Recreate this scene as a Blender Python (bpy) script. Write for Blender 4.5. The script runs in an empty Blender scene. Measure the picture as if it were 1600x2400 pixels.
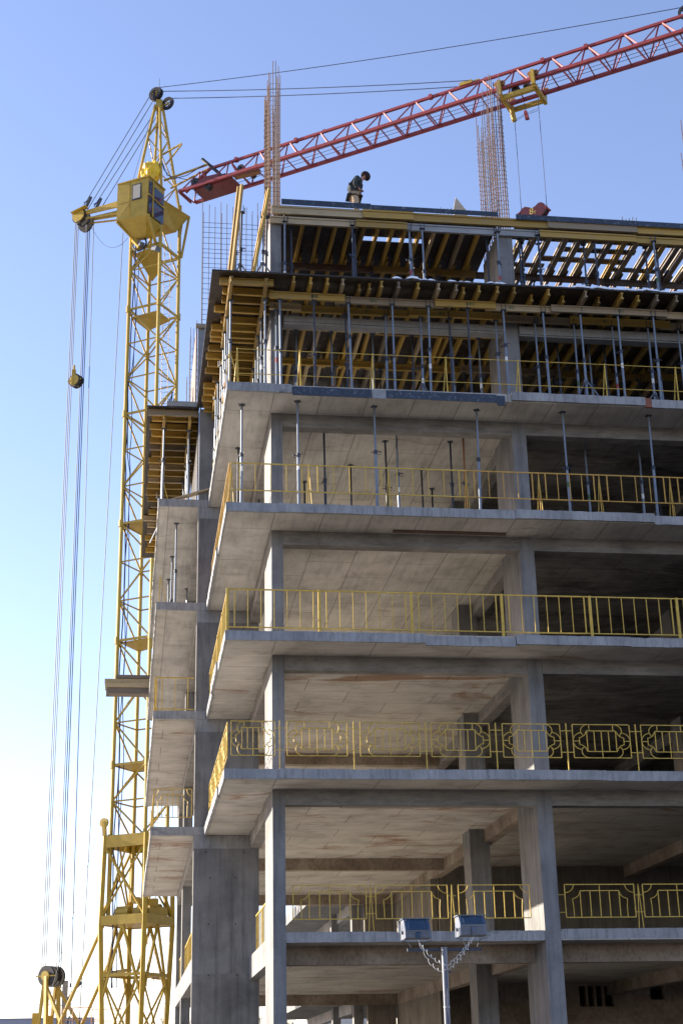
import bpy, bmesh, math, random
from mathutils import Vector, Matrix
random.seed(7)
R = math.radians
sc = bpy.context.scene
COL = sc.collection
GZ = -1.6                       # ground level; the camera is at z = 0

# ------------------------------------------------------------------ materials
def mat(name, rough=.8, metal=0.0, spec=.35):
    m = bpy.data.materials.new(name); m.use_nodes = True
    n, l = m.node_tree.nodes, m.node_tree.links
    b = n['Principled BSDF']
    b.inputs['Roughness'].default_value = rough
    b.inputs['Metallic'].default_value = metal
    b.inputs['Specular IOR Level'].default_value = spec
    return m, n, l, b
def coord(n, l, scale=(1, 1, 1), kind='Object', rot=(0, 0, 0)):
    tc = n.new('ShaderNodeTexCoord'); mp = n.new('ShaderNodeMapping')
    mp.inputs['Scale'].default_value = scale; mp.inputs['Rotation'].default_value = rot
    l.new(tc.outputs[kind], mp.inputs[0]); return mp.outputs[0]
def noise(n, l, v, scale, detail=5, rough=.6, dist=0):
    t = n.new('ShaderNodeTexNoise'); t.inputs['Scale'].default_value = scale
    t.inputs['Detail'].default_value = detail; t.inputs['Roughness'].default_value = rough
    t.inputs['Distortion'].default_value = dist
    l.new(v, t.inputs['Vector']); return t.outputs['Fac']
def ramp(n, l, fac, stops):
    r = n.new('ShaderNodeValToRGB'); e = r.color_ramp.elements
    while len(e) < len(stops): e.new(.5)
    for k, (p, c) in enumerate(stops):
        e[k].position = p; e[k].color = (c[0], c[1], c[2], 1)
    l.new(fac, r.inputs[0]); return r.outputs[0]
def mix(n, l, fac, a, b, mode='MIX'):
    x = n.new('ShaderNodeMix'); x.data_type = 'RGBA'; x.blend_type = mode
    for s, v in ((0, fac), (6, a), (7, b)):
        if isinstance(v, (int, float)): x.inputs[s].default_value = v
        elif isinstance(v, tuple): x.inputs[s].default_value = (v[0], v[1], v[2], 1)
        else: l.new(v, x.inputs[s])
    return x.outputs[2]
def bump(n, l, b, h, strength=.3, dist=.02):
    k = n.new('ShaderNodeBump'); k.inputs['Strength'].default_value = strength
    k.inputs['Distance'].default_value = dist
    l.new(h, k.inputs['Height']); l.new(k.outputs[0], b.inputs['Normal'])
g = lambda v: (v, v, v)
M = {}
def concrete(name, lo, mid, hi, streak=(1.5, 1.5, .12), sscale=4, sf=.75, stain=None, joints=None, stainpos=(.62, .72)):
    m, n, l, b = mat(name, .88, 0, .25)
    v = coord(n, l)
    f1 = noise(n, l, v, .9, 8, .62, .4)
    c = ramp(n, l, f1, [(.28, lo), (.5, mid), (.74, hi)])
    sv = coord(n, l, streak)
    f2 = noise(n, l, sv, sscale, 6, .65)
    c = mix(n, l, sf, c, ramp(n, l, f2, [(.3, g(.55)), (.5, g(1)), (.75, g(1.25))]), 'MULTIPLY')
    f3 = noise(n, l, v, 34, 4, .7)
    c = mix(n, l, .5, c, ramp(n, l, f3, [(.32, g(.62)), (.45, g(1)), (.8, g(1.12))]), 'MULTIPLY')
    if stain:
        sv2 = coord(n, l, (.55, 1.0, 1.0))
        f4 = noise(n, l, sv2, .62, 7, .72, .9)
        fm = ramp(n, l, f4, [(stainpos[0], g(0)), (stainpos[1], g(.8))])
        c = mix(n, l, fm, c, stain)
    if joints:
        jv = coord(n, l, (1, 1, 1), 'Object', joints)
        br = n.new('ShaderNodeTexBrick')
        br.offset = .5; br.squash = 1
        br.inputs['Scale'].default_value = 1
        br.inputs['Brick Width'].default_value = 2.44; br.inputs['Row Height'].default_value = 1.22
        br.inputs['Mortar Size'].default_value = .018; br.inputs['Mortar Smooth'].default_value = .3
        br.inputs['Color1'].default_value = (1, 1, 1, 1); br.inputs['Color2'].default_value = (.84, .85, .87, 1)
        br.inputs['Mortar'].default_value = (.30, .28, .27, 1)
        l.new(jv, br.inputs['Vector'])
        c = mix(n, l, .6, c, br.outputs['Color'], 'MULTIPLY')
    l.new(c, b.inputs['Base Color'])
    bump(n, l, b, f3, .25, .01)
    M[name] = m
    return m
concrete('concrete', (.125, .127, .132), (.18, .182, .188), (.235, .235, .235))
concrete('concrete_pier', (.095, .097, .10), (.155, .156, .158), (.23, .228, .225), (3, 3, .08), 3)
concrete('concrete_soffit', (.30, .285, .262), (.44, .422, .393), (.53, .51, .48), (1.6, .16, 1.5), 5, .45, stain=(.20, .13, .08), joints=(0, 0, R(90)))
concrete('concrete_soffit_old', (.29, .272, .245), (.44, .418, .385), (.53, .507, .472), (.22, 1.8, 1.5), 5, .45, stain=(.21, .10, .045), joints=(0, 0, 0), stainpos=(.55, .66))
concrete('concrete_soffit_dark', (.13, .127, .124), (.21, .203, .195), (.30, .288, .27), (.2, 1.8, 1.5), 5, stain=(.05, .045, .045), joints=(0, 0, 0), stainpos=(.48, .62))  # right-bay ceilings: dark stained concrete, with the bay's shade put into the colour too
concrete('concrete_edge', (.18, .19, .20), (.27, .275, .285), (.34, .345, .35), (3.5, 3.5, .5), 3.2, stain=(.10, .105, .10), stainpos=(.60, .66))
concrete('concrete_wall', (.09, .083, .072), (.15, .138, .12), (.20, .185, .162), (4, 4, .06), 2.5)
concrete('concrete_beam', (.15, .143, .137), (.21, .202, .193), (.27, .262, .25), (.5, .5, 2.5), 4)
concrete('concrete_beam_old', (.15, .115, .09), (.24, .195, .155), (.36, .31, .265), (2.2, 2.2, 1.6), 5)

def paint(name, col, rough=.5, var=.25, dirt=(.12, .08, .05), dirtamt=.5, metal=0, sc_=3, spec=.4):
    m, n, l, b = mat(name, rough, metal, spec)
    v = coord(n, l)
    f = noise(n, l, v, sc_, 6, .65)
    c = ramp(n, l, f, [(.3, tuple(x * (1 - var) for x in col)), (.55, col), (.8, tuple(min(1, x * (1 + var)) for x in col))])
    f2 = noise(n, l, v, sc_ * 6, 5, .7)
    fm = ramp(n, l, f2, [(.56, g(0)), (.70, g(dirtamt))])
    c = mix(n, l, fm, c, dirt)
    l.new(c, b.inputs['Base Color']); M[name] = m
    return m
paint('crane_yellow', (.40, .275, .036), .5, .18, (.16, .09, .04), .6)
paint('crane_red', (.28, .048, .052), .5, .25, (.12, .03, .03), .5)
paint('rail_yellow', (.54, .37, .06), .55, .32, (.25, .11, .04), .85, sc_=5)
paint('rail_rust', (.47, .28, .06), .65, .25, (.2, .08, .03), .7, sc_=5)
concrete('bounce_cut_dark', (.07, .066, .06), (.11, .104, .096), (.16, .152, .14))  # dark colour of the added floor sheets, keeps right-bay bounce low
paint('steel_prop', (.17, .205, .26), .42, .25, (.2, .2, .2), .5, .35, 4)
paint('steel_dark', (.035, .045, .07), .55, .3, (.12, .11, .1), .5, .1, 4)
paint('steel_rust', (.26, .12, .05), .75, .3, (.12, .05, .03), .6, 0, 5)
paint('rope', (.04, .06, .11), .6, .2, (.03, .03, .03), .3)
paint('cable_blue', (.03, .04, .10), .6, .2)
paint('rebar', (.13, .075, .055), .8, .35, (.06, .05, .06), .6, .1, 7)
paint('rebar_grey', (.065, .06, .07), .75, .3, (.12, .06, .04), .6, .1, 7)
paint('navy_board', (.022, .035, .062), .42, .4, (.20, .24, .28), .75, 0, 2.2)
paint('black_rubber', (.02, .02, .024), .6, .3)
paint('tarp', (.75, .50, .02), .42, .2, (.4, .3, .03), .3)
paint('grey_board', (.26, .27, .28), .7, .2, (.14, .13, .12), .5)
paint('mark_green', (.06, .12, .06), .7, .2, (.3, .2, .05), .3)
paint('mark_yellow', (.75, .55, .12), .6, .1, (.3, .1, .05), .2)
paint('lamp_blue', (.055, .095, .155), .3, .2, (.3, .35, .4), .4, .3)
paint('hook_red', (.15, .028, .028), .5, .25, (.08, .03, .03), .5)
paint('lamp_grey', (.125, .14, .175), .4, .15, (.2, .22, .26), .5, .3)
paint('white_cable', (.72, .72, .70), .5, .1)
paint('snow', (.80, .83, .88), .6, .05, (.6, .62, .68), .3)
paint('brick_red', (.22, .08, .05), .8, .25)
paint('bark', (.09, .075, .065), .9, .3)
paint('jacket', (.032, .042, .048), .85, .3, (.05, .05, .045), .4, 0, 12)
paint('trousers', (.42, .32, .23), .9, .2, (.25, .18, .12), .5, 0, 12)
paint('cap', (.022, .011, .014), .9, .3, (.02, .01, .012), .4, 0, 20)
paint('skin', (.42, .22, .15), .6, .1, (.35, .17, .12), .3, 0, 15)
paint('boot', (.03, .025, .02), .6, .2)
paint('soil', (.065, .06, .055), .95, .3, (.06, .055, .05), .6, 0, .15)
paint('sand_and_bounce', (.58, .54, .48), .95, .2, (.3, .26, .2), .5, 0, .3)  # pale colour shared by the sand heap and the added bounce sheet
paint('far_roof', (.05, .06, .10), .7, .2, (.1, .1, .14), .4, 0, .8)
paint('far_wall', (.62, .60, .56), .8, .12, (.5, .48, .44), .4, 0, .5)
def wood(name, lo, hi, rough=.55, axis=0):
    m, n, l, b = mat(name, rough, 0, .35)
    s = [14, 14, 14]; s[axis] = .7
    v = coord(n, l, tuple(s))
    oi = n.new('ShaderNodeObjectInfo')
    f = noise(n, l, v, 1.6, 6, .65, .6)
    c = ramp(n, l, f, [(.28, lo), (.72, hi)])
    rr = ramp(n, l, oi.outputs['Random'], [(0, (.62, .60, .62)), (.5, (1, 1, 1)), (1, (1.15, 1.12, .95))])
    c = mix(n, l, 1.0, c, rr, 'MULTIPLY')
    v2 = coord(n, l)
    f2 = noise(n, l, v2, 6, 6, .7)
    c = mix(n, l, ramp(n, l, f2, [(.55, g(0)), (.72, g(.55))]), c, (.22, .19, .14))
    l.new(c, b.inputs['Base Color']); bump(n, l, b, f, .15, .004); M[name] = m
wood('timber_yellow', (.26, .165, .035), (.44, .29, .07))
wood('timber_plank', (.26, .20, .12), (.46, .37, .24))
wood('timber_grey', (.16, .13, .10), (.30, .25, .19))
wood('timber_brown', (.085, .05, .036), (.15, .092, .065))
wood('plywood_dark', (.011, .008, .007), (.030, .021, .017), .4)
wood('plywood_pale', (.36, .32, .27), (.52, .47, .40), .7)
m, n, l, b = mat('window_glass', .08, 0, .6); b.inputs['Base Color'].default_value = (.03, .045, .08, 1); M['window_glass'] = m
m, n, l, b = mat('pane_curtain', .3, 0, .5); b.inputs['Base Color'].default_value = (.42, .38, .30, 1); M['pane_curtain'] = m

# ------------------------------------------------------------------ mesh helpers
class MB:
    def __init__(s): s.v = []; s.f = []
    def box(s, x0, x1, y0, y1, z0, z1):
        k = len(s.v)
        s.v += [(x, y, z) for z in (z0, z1) for y in (y0, y1) for x in (x0, x1)]
        s.f += [[k + i for i in q] for q in ((0, 2, 3, 1), (4, 5, 7, 6), (0, 1, 5, 4), (2, 6, 7, 3), (0, 4, 6, 2), (1, 3, 7, 5))]
        return s
    def prism(s, poly, axis, a, b):              # polygon extruded along axis 0/1/2
        k = len(s.v); n = len(poly)
        for t in (a, b):
            for p, q in poly:
                c = [p, q]; c.insert(axis, t); s.v.append(tuple(c))
        s.f += [[k + i for i in range(n)][::-1], [k + n + i for i in range(n)]]
        for i in range(n):
            j = (i + 1) % n; s.f.append([k + i, k + j, k + n + j, k + n + i])
        return s
    def tube(s, pts, r, n=6, closed=False, caps=True):
        P = [Vector(p) for p in pts]; m = len(P); k = len(s.v)
        rs = r if isinstance(r, (list, tuple)) else [r] * m
        ref = None
        for i in range(m):
            if closed: t = P[(i + 1) % m] - P[i - 1]
            else: t = P[min(i + 1, m - 1)] - P[max(i - 1, 0)]
            t.normalize()
            if ref is None:
                ref = Vector((0, 0, 1)) if abs(t.z) < .9 else Vector((1, 0, 0))
                ref = (ref - t * ref.dot(t)).normalized()
            else:
                ref = (ref - t * ref.dot(t)); ref = ref.normalized() if ref.length > 1e-6 else t.orthogonal().normalized()
            w = t.cross(ref)
            for j in range(n):
                a = 2 * math.pi * (j + .5) / n
                s.v.append(tuple(P[i] + (ref * math.cos(a) + w * math.sin(a)) * rs[i]))
        rng = m if closed else m - 1
        for i in range(rng):
            i2 = (i + 1) % m
            for j in range(n):
                j2 = (j + 1) % n
                s.f.append([k + i * n + j, k + i * n + j2, k + i2 * n + j2, k + i2 * n + j])
        if caps and not closed:
            s.f.append([k + j for j in range(n)][::-1]); s.f.append([k + (m - 1) * n + j for j in range(n)])
        return s
    def bar(s, a, b, w, h=None):                 # square bar between two points
        a = Vector(a); b = Vector(b); h = h or w
        t = (b - a).normalized()
        u = Vector((0, 0, 1)).cross(t)
        u = u.normalized() if u.length > 1e-4 else Vector((1, 0, 0))
        q = t.cross(u); k = len(s.v)
        for p in (a, b):
            for i, j in ((-1, -1), (1, -1), (1, 1), (-1, 1)):
                s.v.append(tuple(p + u * (i * w / 2) + q * (j * h / 2)))
        s.f += [[k + i for i in z] for z in ((3, 2, 1, 0), (4, 5, 6, 7), (0, 1, 5, 4), (1, 2, 6, 5), (2, 3, 7, 6), (3, 0, 4, 7))]
        return s
    def disc(s, c, ax, r0, r1, w, n=20):         # wheel / sheave: outer radius r1, hole r0, width w about axis ax
        c = Vector(c); ax = Vector(ax).normalized(); u = ax.orthogonal().normalized(); q = ax.cross(u); k = len(s.v)
        for i in range(n):
            a = 2 * math.pi * i / n; d = u * math.cos(a) + q * math.sin(a)
            for rr, t in ((r0, -w / 2), (r1, -w / 2), (r1 * .88, 0), (r1, w / 2), (r0, w / 2)):
                s.v.append(tuple(c + d * rr + ax * t))
        for i in range(n):
            j = (i + 1) % n
            for e in range(5):
                e2 = (e + 1) % 5
                s.f.append([k + i * 5 + e, k + i * 5 + e2, k + j * 5 + e2, k + j * 5 + e])
        return s
    def mesh(s, name, m):
        me = bpy.data.meshes.new(name); me.from_pydata(s.v, [], s.f)
        bm = bmesh.new(); bm.from_mesh(me); bmesh.ops.recalc_face_normals(bm, faces=bm.faces); bm.to_mesh(me); bm.free()
        me.materials.append(M[m] if isinstance(m, str) else m); return me
    def build(s, name, m, parent=None, smooth=False):
        me = s.mesh(name, m)
        if smooth:
            for p in me.polygons: p.use_smooth = True
        return link(name, me, parent)
def link(name, me, parent=None, loc=None, rot=None, scale=None):
    o = bpy.data.objects.new(name, me); COL.objects.link(o)
    if parent: o.parent = parent
    if loc: o.location = loc
    if rot: o.rotation_euler = rot
    if scale: o.scale = scale
    return o
def tag(o, label=None, cat=None, group=None, kind=None):
    if label: o['label'] = label
    if cat: o['category'] = cat
    if group: o['group'] = group
    if kind: o['kind'] = kind
    return o
def empty(name, loc, label, cat, group=None, rz=0):
    o = bpy.data.objects.new(name, None); COL.objects.link(o); o.location = loc; o.rotation_euler = (0, 0, rz)
    o.empty_display_size = .2
    return tag(o, label, cat, group)
_1 = 'first second third fourth fifth sixth seventh eighth ninth tenth eleventh twelfth thirteenth fourteenth fifteenth sixteenth seventeenth eighteenth nineteenth'.split()
_t = {2: 'twenty', 3: 'thirty', 4: 'forty'}; _tt = {2: 'twentieth', 3: 'thirtieth', 4: 'fortieth'}
def nth(i):
    if i < 20: return _1[i - 1]
    return _tt[i // 10] if i % 10 == 0 else _t[i // 10] + '-' + _1[i % 10 - 1]
def inbox(o, base):                              # children are written in world coordinates
    for c in o.children: c.location = Vector(c.location) - Vector(base)
def arc(cx, cz, r, a0, a1, n=7, rx=None):
    rx = rx or r
    return [(cx + rx * math.cos(R(a0 + (a1 - a0) * i / n)), cz + r * math.sin(R(a0 + (a1 - a0) * i / n))) for i in range(n + 1)]
def text_mesh(s, size, m, extr=.002):
    cu = bpy.data.curves.new('mark', 'FONT'); cu.body = s; cu.size = size; cu.extrude = extr; cu.align_x = 'CENTER'; cu.align_y = 'CENTER'
    o = bpy.data.objects.new('mark', cu); COL.objects.link(o)
    bpy.context.view_layer.update()
    me = bpy.data.meshes.new_from_object(o.evaluated_get(bpy.context.evaluated_depsgraph_get()))
    bpy.data.objects.remove(o); me.materials.clear(); me.materials.append(M[m]); return me

# ------------------------------------------------------------------ camera, sky, sun
cd = bpy.data.cameras.new('camera'); cam = bpy.data.objects.new('camera', cd); COL.objects.link(cam); sc.camera = cam
f_px, pitch, roll, yaw = 3512.24, .3659, -.0222, .1436
fw = Vector((math.sin(yaw) * math.cos(pitch), math.cos(yaw) * math.cos(pitch), math.sin(pitch)))
rt = Vector((math.cos(yaw), -math.sin(yaw), 0)); up = rt.cross(fw)
r2 = rt * math.cos(roll) + up * math.sin(roll); u2 = -rt * math.sin(roll) + up * math.cos(roll)
mw = Matrix((r2, u2, -fw)).transposed().to_4x4(); mw.translation = (-2.1121, -34.4458, 0)
cam.matrix_world = mw
cd.sensor_fit = 'VERTICAL'; cd.sensor_height = 36; cd.lens = f_px / 2400 * 36; cd.clip_end = 20000; cd.clip_start = .1

SUN_EL, SUN_K = R(16.8), .55
sd = Vector((-1, SUN_K, 0)).normalized() * math.cos(SUN_EL) + Vector((0, 0, math.sin(SUN_EL)))
ld = bpy.data.lights.new('sun', 'SUN'); sun = bpy.data.objects.new('sun', ld); COL.objects.link(sun)
ld.energy = 5.0; ld.angle = R(.5); ld.color = (1, .88, .71)
sun.rotation_euler = sd.to_track_quat('Z', 'Y').to_euler(); sun.location = (-60, 20, 60)
w = bpy.data.worlds.new('World'); sc.world = w; w.use_nodes = True
wn, wl = w.node_tree.nodes, w.node_tree.links
sky = wn.new('ShaderNodeTexSky'); sky.sky_type = 'NISHITA'; sky.sun_disc = False
sky.sun_elevation = SUN_EL; sky.sun_rotation = math.atan2(sd.x, sd.y)
sky.air_density = 1.0; sky.dust_density = .3; sky.ozone_density = 3.0; sky.altitude = 100
bg = wn['Background']; bg.inputs[1].default_value = .105
hs = wn.new('ShaderNodeMix'); hs.data_type = 'RGBA'; hs.blend_type = 'MULTIPLY'; hs.inputs[0].default_value = 1
hs.inputs[7].default_value = (1.27, .99, .99, 1)
wl.new(sky.outputs[0], hs.inputs[6]); wl.new(hs.outputs[2], bg.inputs[0])
sc.view_settings.view_transform = 'Standard'; sc.view_settings.look = 'None'
sc.view_settings.exposure = 1.77; sc.view_settings.gamma = 1
sc.render.engine = 'CYCLES'; sc.cycles.use_denoising = True
sc.cycles.max_bounces = 8; sc.cycles.diffuse_bounces = 5

# ------------------------------------------------------------------ ground
tag(MB().box(-3000, 3000, -3000, 6000, GZ - .5, GZ).build('ground', 'soil'), kind='structure')
tag(MB().prism([(-300, 0), (0, 0), (0, 8), (1, 22), (1, 400), (-300, 400)], 2, GZ + .002, GZ + .006).build('bounce_yard', 'sand_and_bounce'), kind='structure')  # added unseen pale sheet, bounces sunlight up to the ceilings

# ------------------------------------------------------------------ the concrete building
Z = {1: 3.36, 2: 6.906, 3: 10.227, 4: 13.516, 5: 16.806}
T = .23; A = 1.306; XE = 27.5
bld = empty('concrete_building', (0, 0, GZ), 'unfinished grey concrete frame building with open storeys and cantilevered balconies', 'building')
def part(mb, name, m, label=None):
    o = mb.build(name, m, bld); o.location = (0, 0, -GZ)
    if label: o['label'] = label
    return o
def edge_x(segs, z):                             # ragged front edge pieces: x0, x1, dy, dz
    mb = MB()
    for x0, x1, dy, dz in segs:
        n = max(2, int((x1 - x0) / .13)); k = len(mb.v)
        for i in range(n + 1):
            x = x0 + (x1 - x0) * i / n; j = random.gauss(0, .002)
            mb.v += [(x, -dy + j, z - T - .004 + dz + random.gauss(0, .003)), (x, -dy + random.gauss(0, .002), z + dz + random.gauss(0, .0025) - (random.random() < .07) * .014), (x, .075, z + dz - .003), (x, .075, z - T - .003 + dz)]
        for i in range(n):
            a = k + i * 4
            mb.f += [[a, a + 4, a + 5, a + 1], [a + 1, a + 5, a + 6, a + 2], [a + 2, a + 6, a + 7, a + 3], [a + 3, a + 7, a + 4, a]]
        mb.f += [[k, k + 1, k + 2, k + 3], [k + n * 4 + i for i in (3, 2, 1, 0)]]
    return mb
def edge_y(xf, segs, z, inw=.05):                 # side edge pieces at x = xf: y0, y1, dx, dz
    mb = MB()
    for y0, y1, dx, dz in segs:
        n = max(2, int((y1 - y0) / .16)); k = len(mb.v)
        for i in range(n + 1):
            y = y0 + (y1 - y0) * i / n
            mb.v += [(xf - dx + random.gauss(0, .003), y, z - T - .004 + dz + random.gauss(0, .003)), (xf - dx + random.gauss(0, .003), y, z + dz + random.gauss(0, .003)), (xf + inw, y, z + dz - .003), (xf + inw, y, z - T - .003 + dz)]
        for i in range(n):
            a = k + i * 4
            mb.f += [[a, a + 4, a + 5, a + 1], [a + 1, a + 5, a + 6, a + 2], [a + 2, a + 6, a + 7, a + 3], [a + 3, a + 7, a + 4, a]]
        mb.f += [[k, k + 1, k + 2, k + 3], [k + n * 4 + i for i in (3, 2, 1, 0)]]
    return mb
fsegs = {5: [(0, 1.25, 0, 0), (1.25, 1.66, 0, -.006), (7.42, 8.6, .02, .03), (8.6, 11.02, .03, .02), (11.2, XE, 0, -.02)],
         4: [(0, 1.32, 0, 0), (1.32, 3.7, .008, .012), (3.7, 7.3, .012, .004), (7.3, 10.95, .03, .02), (10.95, XE, 0, -.03)],
         3: [(0, 1.3, 0, 0), (1.3, 4.86, .006, .004), (4.86, 7.1, 0, -.05), (7.12, 10.0, .03, .01), (10.0, XE, .01, 0)],
         2: [(0, 1.28, 0, 0), (1.28, 1.75, .02, .01), (1.75, 6.2, .012, .004), (6.2, 9.1, .02, .012), (9.1, XE, 0, 0)]}
ysegs = {5: [(.05, 3.4, 0, 0), (3.4, 8.27, .03, .01)], 4: [(.05, 3.3, 0, 0), (3.3, 8.27, .05, -.02)],
         3: [(.05, 2.9, 0, 0), (2.9, 5.4, .05, .02), (5.4, 8.27, .02, -.02)], 2: [(.05, 2.2, 0, 0), (2.2, 8.27, .04, -.02)]}
for k in (2, 3, 4, 5):
    z = Z[k]; sm = 'concrete_soffit_old' if k in (2, 3) else 'concrete_soffit'
    mb = MB().prism([(.03, .06), (7.9, .06), (7.9, 8.28), (.03, 8.28)], 2, z - T, z - .01)
    mb.prism([(-1.51, 8.33), (7.9, 8.285), (7.9, 22.6), (-1.51, 22.6)], 2, z - T + .001, z - .011)
    mb.prism([(7.9, .06), (XE, .06), (XE, 1.4), (7.9, 1.4)], 2, z - T, z - .01)
    part(mb, 'floor_slab', sm)
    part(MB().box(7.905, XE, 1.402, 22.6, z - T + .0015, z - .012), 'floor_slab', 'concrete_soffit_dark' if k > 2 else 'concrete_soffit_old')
    part(MB().box(7.9, XE, .4, 22.5, z - .006, z - .002), 'dark_floor_sheet', 'bounce_cut_dark')  # added unseen dark sheet, so less light bounces onto the right-bay ceilings
    for sg in fsegs[k]: part(edge_x([sg], z), 'slab_edge', 'concrete_edge')
    for sg in ysegs[k]: part(edge_y(0, [sg], z), 'slab_edge', 'concrete_edge')
    for sg in [(8.34, 14.5, 0, 0), (14.5, 22.6, .02, -.01)]: part(edge_y(-1.54, [sg], z), 'slab_edge', 'concrete_edge')
    part(MB().box(-1.54, -.04, 8.285, 8.36, z - T - .004, z + .002), 'slab_edge', 'concrete_edge')
    part(MB().box(-.326, 1.24, 8.297, 8.604, z - .60, z - T - .006), 'beam', 'concrete_edge')
# lowest visible floor: no cantilever, edge on the column line
z = Z[1]
part(MB().prism([(1.27, A + .02), (XE, A + .02), (XE, 8.28), (1.27, 8.28)], 2, z - T, z - .01).box(1.52, XE, 8.285, 8.612, z - T + .001, z - .011).box(-.30, XE, 8.612, 22.6, z - T + .002, z - .012), 'floor_slab', 'concrete_soffit_old')
part(MB().box(7.9, XE, 1.8, 22.5, z - .006, z - .002), 'dark_floor_sheet', 'bounce_cut_dark')  # same added dark sheet on the lowest floor
for x0, x1, dz in ((1.56, 7.7, 0), (8.11, 14.19, .03), (14.6, 20.6, .02), (21.0, XE, 0)):
    mb = edge_x([(x0, x1, 0, dz)], z); mb.v = [(p[0], p[1] + A + .012, p[2]) for p in mb.v]
    part(mb, 'slab_edge', 'concrete_edge')
part(MB().box(1.243, 1.52, 3.31, 8.29, 2.77, z + .004), 'beam', 'concrete')
part(MB().box(-.325, -.04, 8.62, 22.6, 2.75, z + .006), 'beam', 'concrete')
# columns, storey by storey so that each cast shows its joint
def column(x0, x1, y0, y1, zs, m='concrete'):
    for i in range(len(zs) - 1):
        j = .0025 * (i % 2)
        part(MB().box(x0 + j, x1 - j, y0 + j, y1 - j, zs[i], zs[i + 1]), 'column', m)
lev = [GZ] + [Z[k] - .60 for k in (1, 2, 3, 4, 5)] + [19.45, 22.5]
for x0, x1, dy in ((1.242, 1.547, 1.987), (7.708, 8.094, 1.892), (14.2, 14.59, 1.9), (20.65, 21.04, 1.9)):
    column(x0, x1, A, A + dy, lev)
for x0, x1 in ((7.33, 7.9), (13.85, 14.42), (20.3, 20.9)):
    column(x0, x1, 7.2, 8.1, lev[:6] + [19.4])
for x, y in ((-.32, 16.6), (-.32, 22.0)):
    column(x, x + .3, y, y + .6, lev[:6] + [19.4])
column(6.24, 6.6, 23.0, 23.4, lev[:4]); column(6.0, 6.3, 27.0, 27.5, lev[:4])
part(MB().box(-.327, 1.513, 8.3, 8.6, GZ, Z[1] - .42), 'pier', 'concrete_pier')
zz = [Z[1] - .42, Z[2] - .58, Z[3] - .58, Z[4] - .58, Z[5] - .58, 19.86]
for i in range(5):
    part(MB().box(-.325 + .003 * (i % 2), 1.511 - .003 * (i % 2), 8.302 + .004 * (i % 2), 8.6, zz[i], zz[i + 1]), 'pier', 'concrete')
# beams
for k in (2, 3, 4, 5):
    z = Z[k]; d = .60; fm = 'concrete_beam'
    for x0, x1 in ((1.55, 7.705), (8.097, 14.197), (14.593, 20.647), (21.043, XE)):
        part(MB().box(x0, x1, A + .004, A + .34, z - d, z - T + .02), 'beam', fm)
    part(MB().box(1.246, 1.545, A + 1.99, 8.298, z - d, z - T + .02), 'beam', fm)
    part(MB().box(-.322, -.03, 8.61, 22.6, z - .62, z - T + .02), 'beam', fm)
    for xb in (7.75, 14.24, 20.7):
        part(MB().box(xb, xb + .3, A + 1.9, 22.6, z - d + .005, z - T + .02), 'beam', fm if k > 2 else 'concrete_beam_old')
    part(MB().box(1.52, 7.745, 12.9, 13.2, z - d + .01, z - T + .02), 'beam', 'concrete_beam_old')
    part(MB().box(-.02, 7.745, 22.3, 22.58, z - d + .01, z - T + .02), 'beam', 'concrete_beam_old')
z = Z[1]
for x0, x1 in ((1.53, 7.705), (8.1, 14.2), (14.6, 20.6)):
    part(MB().box(x0, x1, 2.35, 2.7, z - .66, z - T + .02), 'beam', 'concrete_beam_old')
for xb in (7.75, 14.24, 20.7):
    part(MB().box(xb, xb + .3, A + 1.9, 22.6, z - .62, z - T + .02), 'beam', 'concrete_beam_old')
part(MB().box(-.02, 7.745, 22.3, 22.58, z - .6, z - T + .02), 'beam', 'concrete_beam_old')
# rear walls
def wall_open(x0, x1, y, th, z0, z1, holes):     # wall in the XZ plane with rectangular openings
    mb = MB(); xs = sorted({x0, x1} | {h[0] for h in holes} | {h[1] for h in holes})
    for a, b_ in zip(xs, xs[1:]):
        hz = sorted((h[2], h[3]) for h in holes if h[0] <= a and h[1] >= b_)
        zc = z0
        for p, q in hz:
            if p > zc: mb.box(a, b_, y, y + th, zc, p)
            zc = q
        if zc < z1: mb.box(a, b_, y, y + th, zc, z1)
    return mb
for k in (1, 2, 3, 4, 5):
    lo = Z[k] + .0; hi = Z[k + 1] - T if k < 5 else 19.4
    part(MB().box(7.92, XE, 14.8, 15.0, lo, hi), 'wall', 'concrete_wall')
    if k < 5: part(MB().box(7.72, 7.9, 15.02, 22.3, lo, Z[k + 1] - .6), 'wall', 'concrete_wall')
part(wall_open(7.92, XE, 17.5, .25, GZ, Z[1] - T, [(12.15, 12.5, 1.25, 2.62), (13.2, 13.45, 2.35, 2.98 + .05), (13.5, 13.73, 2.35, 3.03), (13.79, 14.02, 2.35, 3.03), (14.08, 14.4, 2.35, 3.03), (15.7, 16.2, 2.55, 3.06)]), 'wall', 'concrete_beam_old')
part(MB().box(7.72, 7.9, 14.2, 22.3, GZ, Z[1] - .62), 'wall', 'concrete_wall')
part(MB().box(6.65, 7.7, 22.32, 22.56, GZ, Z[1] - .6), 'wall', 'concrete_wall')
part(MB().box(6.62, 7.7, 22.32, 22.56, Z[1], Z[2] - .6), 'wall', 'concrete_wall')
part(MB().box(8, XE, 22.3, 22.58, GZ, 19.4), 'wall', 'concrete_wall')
# rear extension
for k in (1, 2, 3):
    part(MB().box(4.62, XE, 22.62, 38, Z[k] - .45, Z[k] - .05), 'floor_slab', 'concrete')
    part(MB().box(6.22, 6.5, 23.42, 38, Z[k] - .85, Z[k] - .452), 'beam', 'concrete_edge')

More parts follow.
